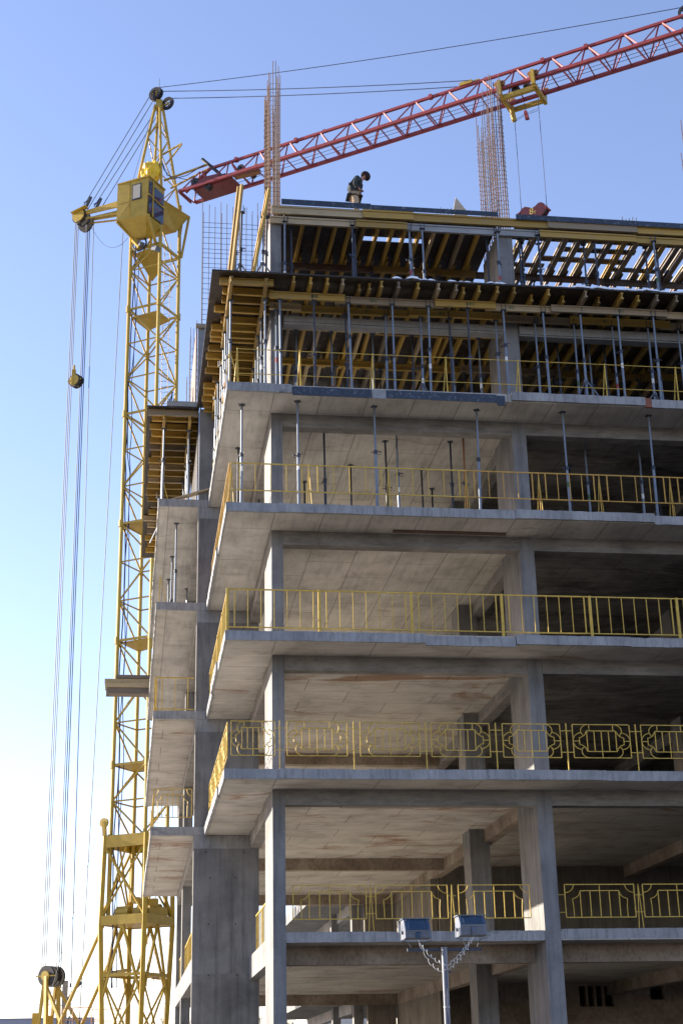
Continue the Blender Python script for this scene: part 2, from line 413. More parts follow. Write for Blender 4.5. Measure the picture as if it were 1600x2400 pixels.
# ------------------------------------------------------------------ formwork timber: one I-section, three lengths shared by scaling
def h20(nm, m):                                  # unit length along x, 0.2 high, 0.08 wide, origin at the start of its bottom
    mb = MB(); mb.box(0, 1, -.04, .04, 0, .042).box(0, 1, -.04, .04, .158, .2).box(.0, 1, -.015, .015, .042, .158)
    return mb.mesh(nm, m)
H20 = {k: h20('formwork_beam', k) for k in ('timber_yellow', 'timber_plank', 'timber_grey', 'grey_board', 'timber_brown')}
BG = {'joist': 'yellow timber joists carrying the formwork decks', 'girder': 'timber girders on the steel props'}
def beam(p0, p1, label, kind='joist', m=None, name=None, h=1.0):
    p0 = Vector(p0); d = Vector(p1) - p0
    if m is None: m = random.choices(['timber_yellow', 'timber_plank', 'timber_grey'], [7, 2, 1])[0]
    o = link(name or ('formwork_joist' if kind == 'joist' else 'formwork_girder'), H20[m])
    o.location = p0; o.scale = (d.length, 1, h)
    o.rotation_euler = (random.gauss(0, .01), -math.asin(d.z / d.length), math.atan2(d.y, d.x))
    return tag(o, label, 'timber beam', BG[kind])
J6 = [1.73, 2.18, 2.62, 3.03, 3.5, 3.76, 4.06, 4.52, 5.04, 5.59, 6.07, 6.29, 6.69, 7.19, 7.65, 8.21, 8.59, 9.08, 9.62, 10.06, 10.62, 11.11, 11.62, 12.16, 12.7, 13.2]
back = {3.5: .25, 3.76: .18, 6.29: .14, 8.21: .36, 9.08: .34, 10.06: .3, 11.11: .1}
for i, x in enumerate(J6):
    beam((x, -.16 + back.get(x, random.uniform(0, .03)), 19.682), (x + random.gauss(0, .012), 2.35, 19.682), 'yellow timber joist poking out under the lower black deck, %s from the left' % nth(i + 1))
for i, x in enumerate(J6):
    beam((x + .10 + random.gauss(0, .03), 1.85, 19.682), (x + .13 + random.gauss(0, .04), 4.75, 19.682), 'yellow timber joist behind the grey beam form, %s from the left' % nth(i + 1))
for i, x in enumerate(J6):
    beam((x - .02 + random.gauss(0, .04), 4.0 + random.uniform(-.1, .2), 19.682), (x + random.gauss(0, .05), 7.2, 19.682), 'timber joist in the dark rear of the propped storey, %s from the left' % nth(i + 1))
SJ = [(-.2, .14), (-.09, .64), (-.08, 1.11), (-.25, 1.64), (-.03, 2.25), (-.27, 2.72), (-.28, 3.11), (-.26, 3.38), (-.29, 3.97), (-.32, 4.48), (-.26, 4.97), (-.3, 5.42), (-.05, 5.97), (-.3, 6.45), (-.28, 6.9), (-.3, 7.35), (-.25, 7.8), (-.2, 8.12)]
for i, (x, y) in enumerate(SJ):
    beam((x, y, 19.682), (1.28 + random.uniform(-.08, .1), y + random.gauss(0, .015), 19.682), 'yellow cross joist under the deck above the corner balcony, %s from the front' % nth(i + 1), m='timber_yellow')
WJ = [8.52, 8.95, 9.6, 10.15, 10.7, 11.25, 11.8, 12.35, 12.95, 13.5, 14.1, 14.7, 15.3, 15.9, 16.5, 17.2, 17.9, 18.6, 19.3, 20, 20.7, 21.4]
for i, y in enumerate(WJ):
    beam((-1.82 + random.gauss(0, .05), y, 19.682), (-.36, y + random.gauss(0, .02), 19.682), 'yellow cross joist under the rear left wing deck, %s from the front' % nth(i + 1))
def girders(y, cuts, zb, what, m=None, dz=.0):
    for i in range(len(cuts) - 1):
        k = i % 2
        beam((cuts[i] - .12, y + .085 * k - .04, zb - .002 * k), (cuts[i + 1] + .14, y + .085 * k - .04, zb - .002 * k), 'girder %s, %s piece from the left' % (what, nth(i + 1)), 'girder', m if m else random.choice(['timber_yellow', 'timber_yellow', 'timber_plank']))
girders(.42, [1.25, 3.0, 5.7, 7.1, 8.9, 11.9, 14.2], 19.48, 'along the front edge of the lower black deck')
girders(1.02, [1.3, 1.9, 5.1, 7.4, 9.6, 12.2, 14.2], 19.48, 'in the second row above the grey beam form')
girders(2.1, [1.55, 4.2, 7.0, 9.6, 12.4, 14.4], 19.48, 'in the third row behind the grey beam form')
girders(4.25, [1.6, 4.4, 7.2, 10.0, 12.8, 14.4], 19.48, 'in the fourth row inside the propped storey')
girders(6.6, [1.6, 4.6, 7.2, 10.2, 13.4], 19.48, 'in the deepest row of the propped storey')
for nm, x, ys in (('outer', .08, [-.33, 3.35, 6.2, 8.2]), ('inner', .99, [-.3, 3.2, 5.9, 8.2])):
    for i in range(3):
        xo = x + .085 * (i % 2)
        beam((xo, ys[i] - (.1 if i else 0), 19.48), (xo, ys[i + 1] + .1, 19.48), '%s lengthwise girder under the corner balcony deck, %s from front' % (nm, nth(i + 1)), 'girder', 'timber_yellow')
for nm, x in (('outer', -1.42), ('inner', -.62)):
    for i, (a, b_) in enumerate(((8.4, 12.2), (12.0, 17), (16.8, 22.3))):
        xo = x + .085 * (i % 2)
        beam((xo, a, 19.48), (xo, b_, 19.48), '%s lengthwise girder under the left wing deck, %s from the front' % (nm, nth(i + 1)), 'girder')
# top level
J7 = [2.2, 2.67, 3.12, 3.53, 3.93, 4.32, 4.74, 5.1, 5.53, 5.93, 6.33, 6.75, 7.2]
K7 = [8.5, 8.85, 9.27, 9.76, 10.17, 10.6, 11.09, 11.5, 11.86, 12.35, 12.68, 13.12, 13.4, 13.8]
for bay, JJ in (('left', J7), ('right', K7)):
    for i, x in enumerate(JJ):
        jb = beam((x, 1.5, 22.482), (x + random.gauss(0, .02), 3.85, 22.482), 'joist under the top deck in the %s bay, front row, %s from the left' % (bay, nth(i + 1)), m=None if bay == 'left' else random.choice(['timber_grey', 'timber_grey', 'timber_plank', 'timber_yellow']))  # right-bay joists, both rows: shade put in as darker timber colours
        if bay == 'right': jb.scale.y = 1.75
        beam((x + .11, 3.3, 22.482), (x + .1 + random.gauss(0, .03), 6.1, 22.482), 'joist under the top deck in the %s bay, back row, %s from the left' % (bay, nth(i + 1)), m=None if bay == 'left' else random.choice(['timber_grey', 'timber_brown']))
def waler(y, cuts, z0, what, ms, hh):
    for i in range(len(cuts) - 1):
        k = i % 2
        beam((cuts[i] - .03, y - .05 * k, z0 - .004 * k), (cuts[i + 1] + .05, y - .05 * k, z0 - .004 * k), 'edge girder %s, %s piece from the left' % (what, nth(i + 1)), 'girder', ms[i % len(ms)], h=hh)
waler(1.2, [1.3, 3.85, 5.2, 9.15, 11.7, 14.6], 22.60, 'just under the navy top edge board', ['timber_plank', 'timber_yellow', 'timber_yellow', 'timber_plank', 'timber_yellow'], 1.27)
waler(1.24, [1.25, 3.65, 5.02, 8.9, 11.65, 14.6], 22.31, 'in the lower row below the top deck', ['timber_plank', 'timber_yellow', 'grey_board', 'timber_yellow', 'timber_yellow'], 1.1)
waler(3.6, [1.7, 4.5, 7.5, 8.4, 11.2, 14.4], 22.28, 'at the back below the top deck', ['timber_brown', 'timber_yellow', 'timber_brown', 'timber_brown', 'timber_grey'], 1.0)
for p0, p1, what in (((.02, .35, 19.92), (.30, .55, 22.95), 'left'), ((.62, .45, 19.92), (1.1, .6, 22.9), 'right')):
    o = beam(p0, p1, 'yellow timber beam leaning upright on the deck corner, %s one of the pair' % what, 'joist', 'timber_yellow', 'leaning_beam')
    o.rotation_euler.rotate_axis('X', R(90))
# brand-free lettering stencilled on some girders
mk = text_mesh('ФК', .13, 'mark_green')
n_ = 0
for o in [o for o in COL.objects if o.name.startswith('formwork_girder') and o.location.y < 1.3 and o.scale.x > 1.2 and abs(o.rotation_euler.z) < .2][:11]:
    c_ = link('stencil_mark', mk, o); c_.rotation_euler = (R(90), 0, 0)
    c_.location = (.35 if n_ % 2 else .6, -.0445 if n_ < 99 else 0, .1); c_.scale = (1 / o.scale.x, 1, 1)
    # the web is recessed: a small shim keeps the mark on the flange line
    c_.location.y = -.0185; n_ += 1

# decks and boards
def thing(mb, name, m, label, cat, group=None, kind=None):
    return tag(mb.build(name, m), label, cat, group, kind)
thing(MB().prism([(-.42, -.2), (XE, -.2), (XE, 14.5), (1.56, 14.5), (1.56, 8.27), (-.42, 8.27)], 2, 19.886, 19.93), 'formwork_deck', 'plywood_dark', 'dark plywood deck with joists below it, over the propped storey', 'formwork deck')
thing(MB().box(-1.96, -.34, 8.31, 22.6, 19.886, 19.93), 'formwork_deck', 'plywood_dark', 'narrow dark plywood deck over the rear left wing', 'formwork deck')
thing(MB().box(-1.35, -.38, 8.29, 8.33, 19.935, 20.1), 'edge_board', 'grey_board', 'short grey stop board lying on the rear left wing deck', 'board')
thing(MB().box(1.35, 7.7, 1.32, 2.26, 22.684, 22.71).box(1.35, 3.95, 2.26, 8, 22.684, 22.71).box(3.95, 5.75, 2.52, 8, 22.684, 22.71).box(5.75, 7.7, 2.26, 8, 22.684, 22.71), 'formwork_deck', 'plywood_dark', 'dark plywood deck on the top level that the worker stands on', 'formwork deck')
thing(MB().box(8.2, 14.6, 1.32, 2.0, 22.684, 22.71), 'formwork_deck', 'plywood_dark', 'plywood strip on the top level right of the second column', 'formwork deck')
for i, (x0, x1, y0, y1, m_) in enumerate(((9.95, 12.1, 2.3, 2.52, 'plywood_dark'), (9.2, 11.9, 2.85, 3.1, 'timber_brown'), (8.3, 9.6, 3.3, 3.5, 'timber_brown'), (11.6, 13.2, 3.3, 3.5, 'plywood_dark'))):
    thing(MB().box(x0, x1, y0, y1, 22.686, 22.73), 'loose_plank', m_, ['dark plank lying across the open top joists, nearest the front', 'brown plank lying across the middle of the open top joists', 'short brown plank beside the second column on the open joists', 'dark plank at the rear right of the open joists'][i], 'plank', 'planks across the open top joists')
thing(MB().box(1.54, 4.05, 1.10, 1.125, 22.86, 23.03), 'edge_board', 'navy_board', 'navy edge board of the top deck under the worker', 'board', 'navy edge boards')
thing(MB().box(4.055, 7.68, 1.105, 1.13, 22.86, 23.0), 'edge_board', 'navy_board', 'navy edge board of the top deck left of the second rebar cage', 'board', 'navy edge boards')
thing(MB().box(8.2, 14.8, 1.10, 1.125, 22.80, 22.965), 'edge_board', 'navy_board', 'long stained navy edge board below the red hook block', 'board', 'navy edge boards')
z5 = Z[5]
for i, (x0, x1, dz, mm) in enumerate(((1.68, 2.95, -.05, 'navy_board'), (2.96, 3.72, -.05, 'navy_board'), (3.75, 4.1, -.06, 'grey_board'), (4.11, 5.3, -.03, 'navy_board'), (5.31, 7.02, -.04, 'navy_board'), (7.03, 7.24, -.12, 'navy_board'))):
    thing(MB().box(x0, x1, .02 + .004 * i, .06, z5 - .235 + dz, z5 - .035 + dz * .3), 'edge_board', mm, ('%s slab edge board on the propped floor, %s from the left' % ('navy' if mm[0] == 'n' else 'pale grey', nth(i + 1))), 'board', 'navy edge boards')
thing(MB().box(11.03, 11.19, .0, .07, z5 - .25, z5 + .01), 'edge_board', 'brick_red', 'small reddish brown block in the gap of the propped slab edge', 'board')
thing(MB().box(1.6, 7.69, 1.27, 1.30, 19.30, 19.475).box(1.6, 7.69, 1.31, 1.6, 19.24, 19.30), 'beam_form', 'grey_board', 'long grey beam form under the timber girders, left bay', 'formwork')
thing(MB().box(8.11, 14.2, 1.27, 1.30, 19.24, 19.475).box(8.11, 14.2, 1.31, 1.6, 19.2, 19.24), 'beam_form', 'grey_board', 'long grey beam form under the timber girders, right bay', 'formwork')
thing(MB().box(-.47, -.43, 8.45, 12.4, 19.94, 22.75), 'wall_form', 'timber_brown', 'reddish brown wall form panel on the left of the pier top', 'formwork')
thing(MB().box(-.36, -.33, 8.63, 14, 17.2, 19.88), 'wall_form', 'plywood_dark', 'dark form panel behind the props under the left wing deck', 'formwork')
mb = MB().box(-.42, -.2, 8.2, 8.26, 19.95, 22.7)
thing(mb, 'wall_form', 'grey_board', 'narrow grey wall form strip at the pier front', 'formwork')
thing(MB().box(-.5, -.15, 8.1, 8.19, 22.62, 22.76), 'clamp_timber', 'timber_plank', 'short timber across the top of the pier form', 'timber')
# snow on the deck front edge
mb = MB()
for i in range(230):
    x = random.choice([random.uniform(4.3, 7.4), random.uniform(9.2, 12.9), random.uniform(9.4, 11.6), random.uniform(8.2, 13.6)])
    r = random.uniform(.04, .11); y = random.uniform(-.17, .05); k = len(mb.v)
    n = 7
    for ring, (rr, h) in enumerate(((1, -.01), (.85, .45), (.4, .8))):
        for j in range(n):
            a = 2 * math.pi * j / n; q = random.uniform(.8, 1.2)
            mb.v.append((x + r * rr * q * math.cos(a) * 1.7, y + r * rr * q * math.sin(a), 19.932 + r * h * 1.15))
    for ring in range(2):
        for j in range(n):
            j2 = (j + 1) % n; mb.f.append([k + ring * n + j, k + ring * n + j2, k + (ring + 1) * n + j2, k + (ring + 1) * n + j])
    mb.f.append([k + 2 * n + j for j in range(n)])
o = mb.build('snow', 'snow', smooth=True); tag(o, 'patchy white snow along the front of the lower dark deck', 'snow', kind='stuff')

# ------------------------------------------------------------------ steel props
def tube_mesh(nm, r, h, m, n=10):
    return MB().tube([(0, 0, 0), (0, 0, h)], r, n).mesh(nm, m)
PM = {}
for fin in ('steel_prop', 'steel_dark', 'steel_rust'):
    PM[fin] = dict(outer=tube_mesh('outer_tube', .036, 1, fin), inner=tube_mesh('inner_tube', .027, 1, fin))
PM['plate'] = MB().box(-.075, .075, -.075, .075, 0, .012).mesh('base_plate', 'steel_dark')
PM['head'] = MB().box(-.075, .075, -.075, .075, -.012, 0).mesh('head_plate', 'steel_dark')
mbf = MB().box(-.07, .07, -.075, .075, -.012, -.001)
for sx in (-1, 1):
    for sy in (-1, 1): mbf.box(sx * .058 - .008, sx * .058 + .008, sy * .062 - .009, sy * .062 + .009, -.001, .17)
PM['fork'] = mbf.mesh('fork_head', 'steel_dark')
PM['collar'] = MB().tube([(0, 0, -.05), (0, 0, .05)], .052, 10).bar((-.13, 0, .02), (.13, .03, .0), .014).tube([(.06, 0, .03), (.13, .05, .02), (.10, .07, -.06), (.04, .05, -.05)], .008, 5).mesh('collar', 'steel_dark')
mbt = MB()
for k in range(3):
    a = 2 * math.pi * k / 3 + .5
    mbt.bar((.04 * math.cos(a), .04 * math.sin(a), .62), (.48 * math.cos(a), .48 * math.sin(a), .01), .022, .04)
mbt.box(-.05, .05, -.05, .05, .58, .66)
PM['tripod'] = mbt.mesh('tripod_foot', 'lamp_grey')
PM['sticker'] = {c: MB().tube([(0, 0, -.07), (0, 0, .07)], .0372, 10, caps=False).mesh('sticker', c) for c in ('white_cable', 'crane_red', 'mark_green')}
def prop(x, y, z0, z1, label, group, fin='steel_prop', fork=True, tripod=False, tilt=0, inner=None):
    o = empty('steel_prop', (x, y, z0), label, 'prop', group, random.uniform(-.5, .5))
    H = z1 - z0; hin = random.uniform(.42, .62) * H if inner is None else inner * H
    P = PM[fin]
    link('outer_tube', P['outer'], o, (0, 0, .01), None, (1, 1, hin))
    link('inner_tube', P['inner'], o, (0, 0, hin - .1), None, (1, 1, H - hin + .09))
    link('base_plate', PM['plate'], o)
    link('fork_head' if fork else 'head_plate', PM['fork' if fork else 'head'], o, (0, 0, H))
    link('collar', PM['collar'], o, (0, 0, hin), (0, 0, random.uniform(0, 6)))
    if fin == 'steel_prop' and random.random() < .5:
        link('sticker', PM['sticker'][random.choice(['white_cable', 'white_cable', 'crane_red', 'mark_green'])], o, (0, 0, hin - random.uniform(.25, .5)))
    if tripod: link('tripod_foot', PM['tripod'], o, (0, 0, .012))
    o.rotation_euler.x = random.gauss(0, .006); o.rotation_euler.y = random.gauss(0, .006) + tilt
    return o
PG = {5: 'steel props under the lower black deck', 7: 'steel props under the top deck', 4: 'steel props left standing on the re-shored floor', 3: 'steel props on the rear wing floors', 8: 'steel props under the left decks'}
row1 = [1.43, 2.32, 3.28, 4.42, 5.37, 6.46, 7.46, 8.58, 9.6, 10.64, 11.64, 12.6]
for i, x in enumerate(row1):
    prop(x, .43, z5, 19.478, 'steel prop in the front row on the propped floor, %s from the left' % nth(i + 1), PG[5], 'steel_dark' if i in (1, 5) else 'steel_prop', tripod=i in (8,))
row2 = [1.38, 3.27, 4.32, 5.29, 6.1, 7.38, 8.5, 9.58, 10.68, 11.7, 12.58]
for i, x in enumerate(row2):
    prop(x, 1.04, z5, 19.478, 'steel prop in the second row on the propped floor, %s from the left' % nth(i + 1), PG[5], 'steel_dark' if i in (1, 4) else 'steel_prop', tripod=i in (3, 9))
row3 = [1.99, 3.0, 4.13, 5.25, 6.4, 7.15, 9.4, 10.32, 10.77, 12.35]
for i, x in enumerate(row3):
    prop(x, 2.08, z5, 19.478, 'steel prop in the third row on the propped floor, %s from the left' % nth(i + 1), PG[5], random.choice(['steel_prop', 'steel_dark']))
for i, x in enumerate([2.2, 3.4, 4.7, 6.0, 7.2, 8.7, 9.9, 11.2, 12.5]):
    prop(x, 4.27, z5, 19.478, 'steel prop in the dark fourth row of the propped floor, %s from the left' % nth(i + 1), PG[5], random.choice(['steel_prop', 'steel_dark', 'steel_dark']))
for nm, x, ys in (('outer', .08, [.64, 1.58, 2.46, 3.43, 4.5, 5.6, 6.7, 7.7]), ('inner', .99, [.48, 1.62, 2.56, 3.44, 4.6, 5.9, 7.2])):
    for i, y in enumerate(ys):
        prop(x + .03, y, z5, 19.478, 'steel prop in the %s row of the corner balcony, %s from the front' % (nm, nth(i + 1)), PG[8])
for nm, x, ys in (('outer', -1.41, [9.05, 12.02, 15, 18]), ('inner', -.61, [9.15, 10.4, 11.85, 13.5, 15.5, 18])):
    for i, y in enumerate(ys):
        prop(x, y, z5, 19.478, 'steel prop in the %s row under the left wing deck, %s from the front' % (nm, nth(i + 1)), PG[8], tripod=i == 1)
p7 = [(1.62, 1.2, 0, 1), (1.84, 1.5, 1, 0), (3.51, 1.2, 1, 0), (3.62, 1.5, 1, 0), (5.15, 1.3, 0, 1), (5.5, 1.18, 0, 0), (5.25, 1.6, 0, 0), (7.4, 1.5, 1, 0), (7.62, 1.15, 0, 0), (8.3, 1.4, 1, 0), (8.44, 1.6, 1, 0), (8.81, 1.18, 1, 1), (8.95, 1.6, 0, 0), (10.22, 1.5, 1, 0), (10.5, 1.3, 1, 0), (12.05, 1.5, 1, 0), (12.2, 1.18, 0, 1), (12.4, 1.55, 1, 0), (13.6, 1.3, 0, 0), (4.4, 3.6, 1, 0), (6.4, 3.6, 1, 0), (9.3, 3.6, 1, 0), (11.6, 3.6, 1, 0)]
for i, (x, y, d, t) in enumerate(sorted(p7)):
    prop(x, y, 19.93, 22.27 if y > 3 else 22.35, 'steel prop standing on the lower deck below the top deck, %s from the left' % nth(i + 1), PG[7], 'steel_dark' if d else 'steel_prop', tripod=t == 1)
for i, (x, y) in enumerate(((.22, .5), (.36, .62), (.95, .5), (1.06, .75))):
    prop(x, y, 19.93, 22.0 + .2 * (i % 2), 'upright steel prop beside the leaning yellow beams, %s from the left' % nth(i + 1), PG[7], 'steel_dark' if i % 2 else 'steel_prop', tilt=.03, tripod=i in (1, 2))
p4 = [(.44, .85, 'steel_prop'), (1.87, .54, 'steel_prop'), (2.76, 2.12, 'steel_dark'), (3.89, .66, 'steel_prop'), (4.74, 2.19, 'steel_prop'), (4.55, 2.84, 'steel_dark'), (.55, 3.76, 'steel_dark'), (3.83, 4.65, 'steel_dark'), (5.91, 4.72, 'steel_dark'), (6.5, 6.25, 'steel_dark'), (1.4, 6.62, 'steel_dark'), (2.67, 5.99, 'steel_dark'), (6.33, 2.76, 'steel_dark'), (6.55, 2.16, 'steel_rust'), (6.56, .62, 'steel_prop'), (8.92, .56, 'steel_prop'), (10.01, 2.24, 'steel_prop'), (11.53, 2.28, 'steel_prop'), (11.26, .56, 'steel_prop'), (10.13, 4.17, 'steel_dark'), (12.75, 4.19, 'steel_dark'), (8.3, 5.34, 'steel_dark'), (13.6, .6, 'steel_prop')]
for i, (x, y, fn) in enumerate(sorted(p4)):
    prop(x, y, Z[4], Z[5] - T - .001, '%s steel prop between bare concrete floors, %s from the left' % ({'steel_prop': 'galvanised', 'steel_dark': 'dark', 'steel_rust': 'rusty orange'}[fn], nth(i + 1)), PG[4], fn, fork=False)
for i, (x, y) in enumerate(((-.94, 9.79), (-.99, 12.94), (-1.03, 15.38), (-.35, 16.4))):
    prop(x, y, Z[4], Z[5] - T - .001, 'steel prop on the bare rear wing floor with triangular guard posts, %s from the front' % nth(i + 1), PG[3], fork=False)

# ------------------------------------------------------------------ railings
BAL = {}
def ubar(w, m):
    if (w, m) not in BAL: BAL[(w, m)] = MB().box(-w / 2, w / 2, -w / 2, w / 2, 0, 1).mesh('baluster', m)
    return BAL[(w, m)]
def rail_panel(p, ang, L, nb, zb, zt, label, group, m='rail_yellow', post=.06, bw=.018, pz=None, rw=.035):
    """plain panel: a post at its start, two rails, balusters; x runs along the edge"""
    o = empty('railing_panel', p, label, 'railing', group, ang)
    if post: link('post', ubar(post, m), o, (0, 0, 0), None, (1, 1, zt + .01))
    o1 = MB().box(.02, L, -rw / 2, rw / 2, zt - .03, zt).build('top_rail', m, o)
    o2 = MB().box(.02, L, -rw / 2, rw / 2, zb, zb + .025).build('bottom_rail', m, o)
    for i in range(nb):
        x = L * (i + .55) / nb
        link('baluster', ubar(bw if 0 < i < nb - 1 else bw * 1.5, m), o, (x, 0, zb + .02), None, (1, 1, zt - zb - .04))
    return o
RG = 'yellow railings along the open floors'
xs = [.06, 2.29, 4.56, 6.83, 9.08, 11.34, 13.6]
for i in range(len(xs) - 1):
    rail_panel((xs[i], .10, Z[3]), 0, xs[i + 1] - xs[i], 7, .10, 1.08, 'plain yellow railing panel with thick post on the third balcony, %s from the left' % nth(i + 1), RG)
for i in range(4):
    rail_panel((.07, .14 + 2.02 * i, Z[3]), R(90), 2.02, 7, .10, 1.08, 'plain yellow railing panel on the left side of the third balcony, %s from the front' % nth(i + 1), RG)
for i in range(4):
    rail_panel((.09, .14 + 2.02 * i, Z[4]), R(90), 2.02, 6, .35, 1.12, 'thin yellow railing panel on the left side of the re-shored floor, %s from the front' % nth(i + 1), RG, 'rail_rust', .025, .018, rw=.022)
xs = [.13, 2.08, 4.1, 6.1, 8.0, 9.6, 11.5, 13.4]
for i in range(len(xs) - 1):
    o = rail_panel((xs[i], .09, Z[4]), 0, xs[i + 1] - xs[i], 5, .35, 1.10, 'thin yellow railing panel on the re-shored floor, %s from the left' % nth(i + 1), RG, 'rail_rust' if i > 2 else 'rail_yellow', .02, .018, rw=.022)
    MB().bar((-.07, .05, 0), (0, 0, 1.05), .014).bar((.07, .05, 0), (0, 0, 1.05), .014).build('brace', 'rail_yellow', o)
# two-wire guard on the propped floor
xs = [.27, 1.89, 3.79, 5.73, 7.67, 10.03, 11.99, 14]
for i in range(len(xs) - 1):
    L = xs[i + 1] - xs[i]
    o = empty('guard_rail', (xs[i], .09, z5), 'thin two-bar yellow guard rail on the propped floor, %s from the left' % nth(i + 1), 'railing', RG)
    MB().bar((0, .0, 1.0), (-.07, .14, 0), .02).bar((0, 0, 1.0), (.05, .16, 0), .02).bar((0, 0, 0), (0, 0, 1.02), .026).build('post', 'rail_yellow', o)
    MB().bar((0, -.02, .98), (L, -.02, .98), .016).build('top_rail', 'rail_yellow', o)
    MB().bar((0, -.02, .28), (L, -.02, .28), .016).build('bottom_rail', 'rail_yellow', o)
for i in range(3):
    y = .2 + 2.6 * i
    o = empty('guard_rail', (.08, y, z5), 'thin yellow guard rail on the left edge of the propped floor, %s from the front' % nth(i + 1), 'railing', RG, R(90))
    MB().bar((0, 0, 0), (0, 0, 1.02), .03).bar((0, 0, 1.0), (-.03, -.25, 0), .022).build('post', 'rail_yellow', o)
    MB().bar((0, 0, .98), (2.6, 0, .98), .018).build('top_rail', 'rail_yellow', o)
    MB().bar((0, 0, .28), (2.6, 0, .28), .018).build('bottom_rail', 'rail_yellow', o)
# ornate panels
def tube2(mb, pts, hw, hh, cz, r=.0115):
    mb.tube([(u * hw, 0, cz + v * hh) for u, v in pts], r, 5)
def ornate_meshes(hw, hh, cz, m):
    fr = MB()
    for a, b_ in (((-1, -1), (1, -1)), ((1, -1), (1, 1)), ((1, 1), (-1, 1)), ((-1, 1), (-1, -1))):
        fr.bar((a[0] * hw, 0, cz + a[1] * hh), (b_[0] * hw, 0, cz + b_[1] * hh), .02)
    sc_ = MB()
    for sx in (-1, 1):
        for sz in (-1, 1):
            q = [(sx * u, sz * v) for u, v in ([(.5, 1)] + arc(.45, .62, .38, 80, -45, 7, .27))]
            tube2(sc_, q, hw, hh, cz)
            q = [(sx * u, sz * v) for u, v in arc(.7, 0, .5, 88, 0, 8, .3)]
            tube2(sc_, q, hw, hh, cz)
            q = [(sx * u, sz * v) for u, v in [(.5, .62)] + arc(.82, .70, .50, 195, 262, 6, .30) + [(.78, .2), (.78, 0)]]
            tube2(sc_, q, hw, hh, cz)
        sc_.bar((sx * .78 * hw, 0, cz), (sx * hw, 0, cz), .017)
    for sz in (-1, 1):
        sc_.bar((-.52 * hw, 0, cz + sz * .62 * hh), (.52 * hw, 0, cz + sz * .62 * hh), .019)
    for u in (-.42, .42): sc_.bar((u * hw, 0, cz + .62 * hh), (u * hw, 0, cz + hh), .016)
    sc_.bar((0, 0, cz - .62 * hh), (0, 0, cz - hh), .016)
    ba = MB().bar((0, 0, cz - .62 * hh), (0, 0, cz + .62 * hh), .019)
    return fr.mesh('frame', m), sc_.mesh('scrollwork', m), ba.mesh('baluster', m)
def half_meshes(hw, hh, cz, m):
    fr = MB()
    for a, b_ in (((-1, -1), (1, -1)), ((1, -1), (1, 1)), ((1, 1), (-1, 1)), ((-1, 1), (-1, -1))):
        fr.bar((a[0] * hw, 0, cz + a[1] * hh), (b_[0] * hw, 0, cz + b_[1] * hh), .022)
    sc_ = MB()
    for sx in (-1, 1):
        tube2(sc_, [(sx * u, v) for u, v in arc(1, 1, .5, 180, 270, 7, .26)], hw, hh, cz, .011)
        tube2(sc_, [(sx * u, v) for u, v in [(.55, .62)] + arc(.80, .66, .52, 190, 268, 6, .24) + [(.77, -.4), (.77, -1)]], hw, hh, cz, .011)
    sc_.bar((-.56 * hw, 0, cz + .62 * hh), (.56 * hw, 0, cz + .62 * hh), .02)
    sc_.bar((0, 0, cz + .62 * hh), (0, 0, cz + hh), .018)
    ba = MB().bar((0, 0, cz - hh), (0, 0, cz + .62 * hh), .02)
    return fr.mesh('frame', m), sc_.mesh('scrollwork', m), ba.mesh('baluster', m)
OM = ornate_meshes(.71, .405, .735, 'rail_yellow'); HM = half_meshes(.865, .385, .685, 'rail_yellow'); HW = half_meshes(.54, .40, .68, 'rail_yellow')
POST = MB().bar((0, 0, 0), (0, 0, 1.16), .026).bar((-.16, 0, .98), (.16, 0, .98), .016).bar((-.16, 0, .46), (.16, 0, .46), .016).mesh('post', 'rail_yellow')
POST2 = MB().bar((-.06, 0, 0), (0, 0, 1.08), .018).bar((.06, 0, 0), (0, 0, 1.08), .018).bar((-.1, 0, .82), (.1, 0, .82), .016).bar((-.1, 0, .42), (.1, 0, .42), .016).mesh('post', 'rail_yellow')
def ornate(p, ang, ms, ball, label, post, px, group=RG, us=1):
    o = empty('ornate_railing', p, label, 'railing', group, ang)
    link('frame', ms[0], o); link('scrollwork', ms[1], o)
    for x in ball: link('baluster', ms[2], o, (x, 0, 0))
    if post: link('post', post, o, (px, 0, 0))
    return o
OX = [.68, 2.19, 3.92, 5.62, 7.36, 9.09, 10.8, 12.5]
for i, x in enumerate(OX):
    o = ornate((x, .09, Z[2]), 0, OM, [-.36, -.18, 0, .18, .36], 'yellow scrollwork railing panel on the lowest balcony, %s from the left' % nth(i + 1), POST, .71 + .155)
    if i == 0: o.scale.x = .72
for i in range(5):
    o = ornate((.09, .95 + 1.66 * i, Z[2]), R(90), OM, [-.36, -.18, 0, .18, .36], 'scrollwork railing panel on the left side of the lowest balcony, %s from the front' % nth(i + 1), POST, .71 + .13)
for i, x in enumerate([2.59, 4.55, 6.55, 9.15, 11.1, 13.05]):
    o = ornate((x, A + .12, Z[1]), 0, HM, [-.485, -.24, 0, .24, .485], 'yellow corner-scroll railing panel behind the lamp pole floor edge, %s from the left' % nth(i + 1), POST2 if i not in (2,) else None, .865 + .11)
    if i == 3:
        for h in (.83, .42): MB().bar((-1.05, 0, h), (-.87, 0, h), .016).build('tie_bar', 'rail_yellow', o)
for i in range(2):
    rail_panel((1.36, 3.4 + 2.0 * i, Z[1]), R(90), 1.98, 6, .08, 1.02, 'sunlit yellow railing panel beside the corner column, %s from the front' % nth(i + 1), RG, post=.03)
for i in range(5):
    rail_panel((-.2, 8.7 + 2.6 * i, Z[1]), R(90), 2.5, 8, .06, .98, 'sunlit yellow railing on the low side parapet behind the pier, %s from the front' % nth(i + 1), RG, post=.03)
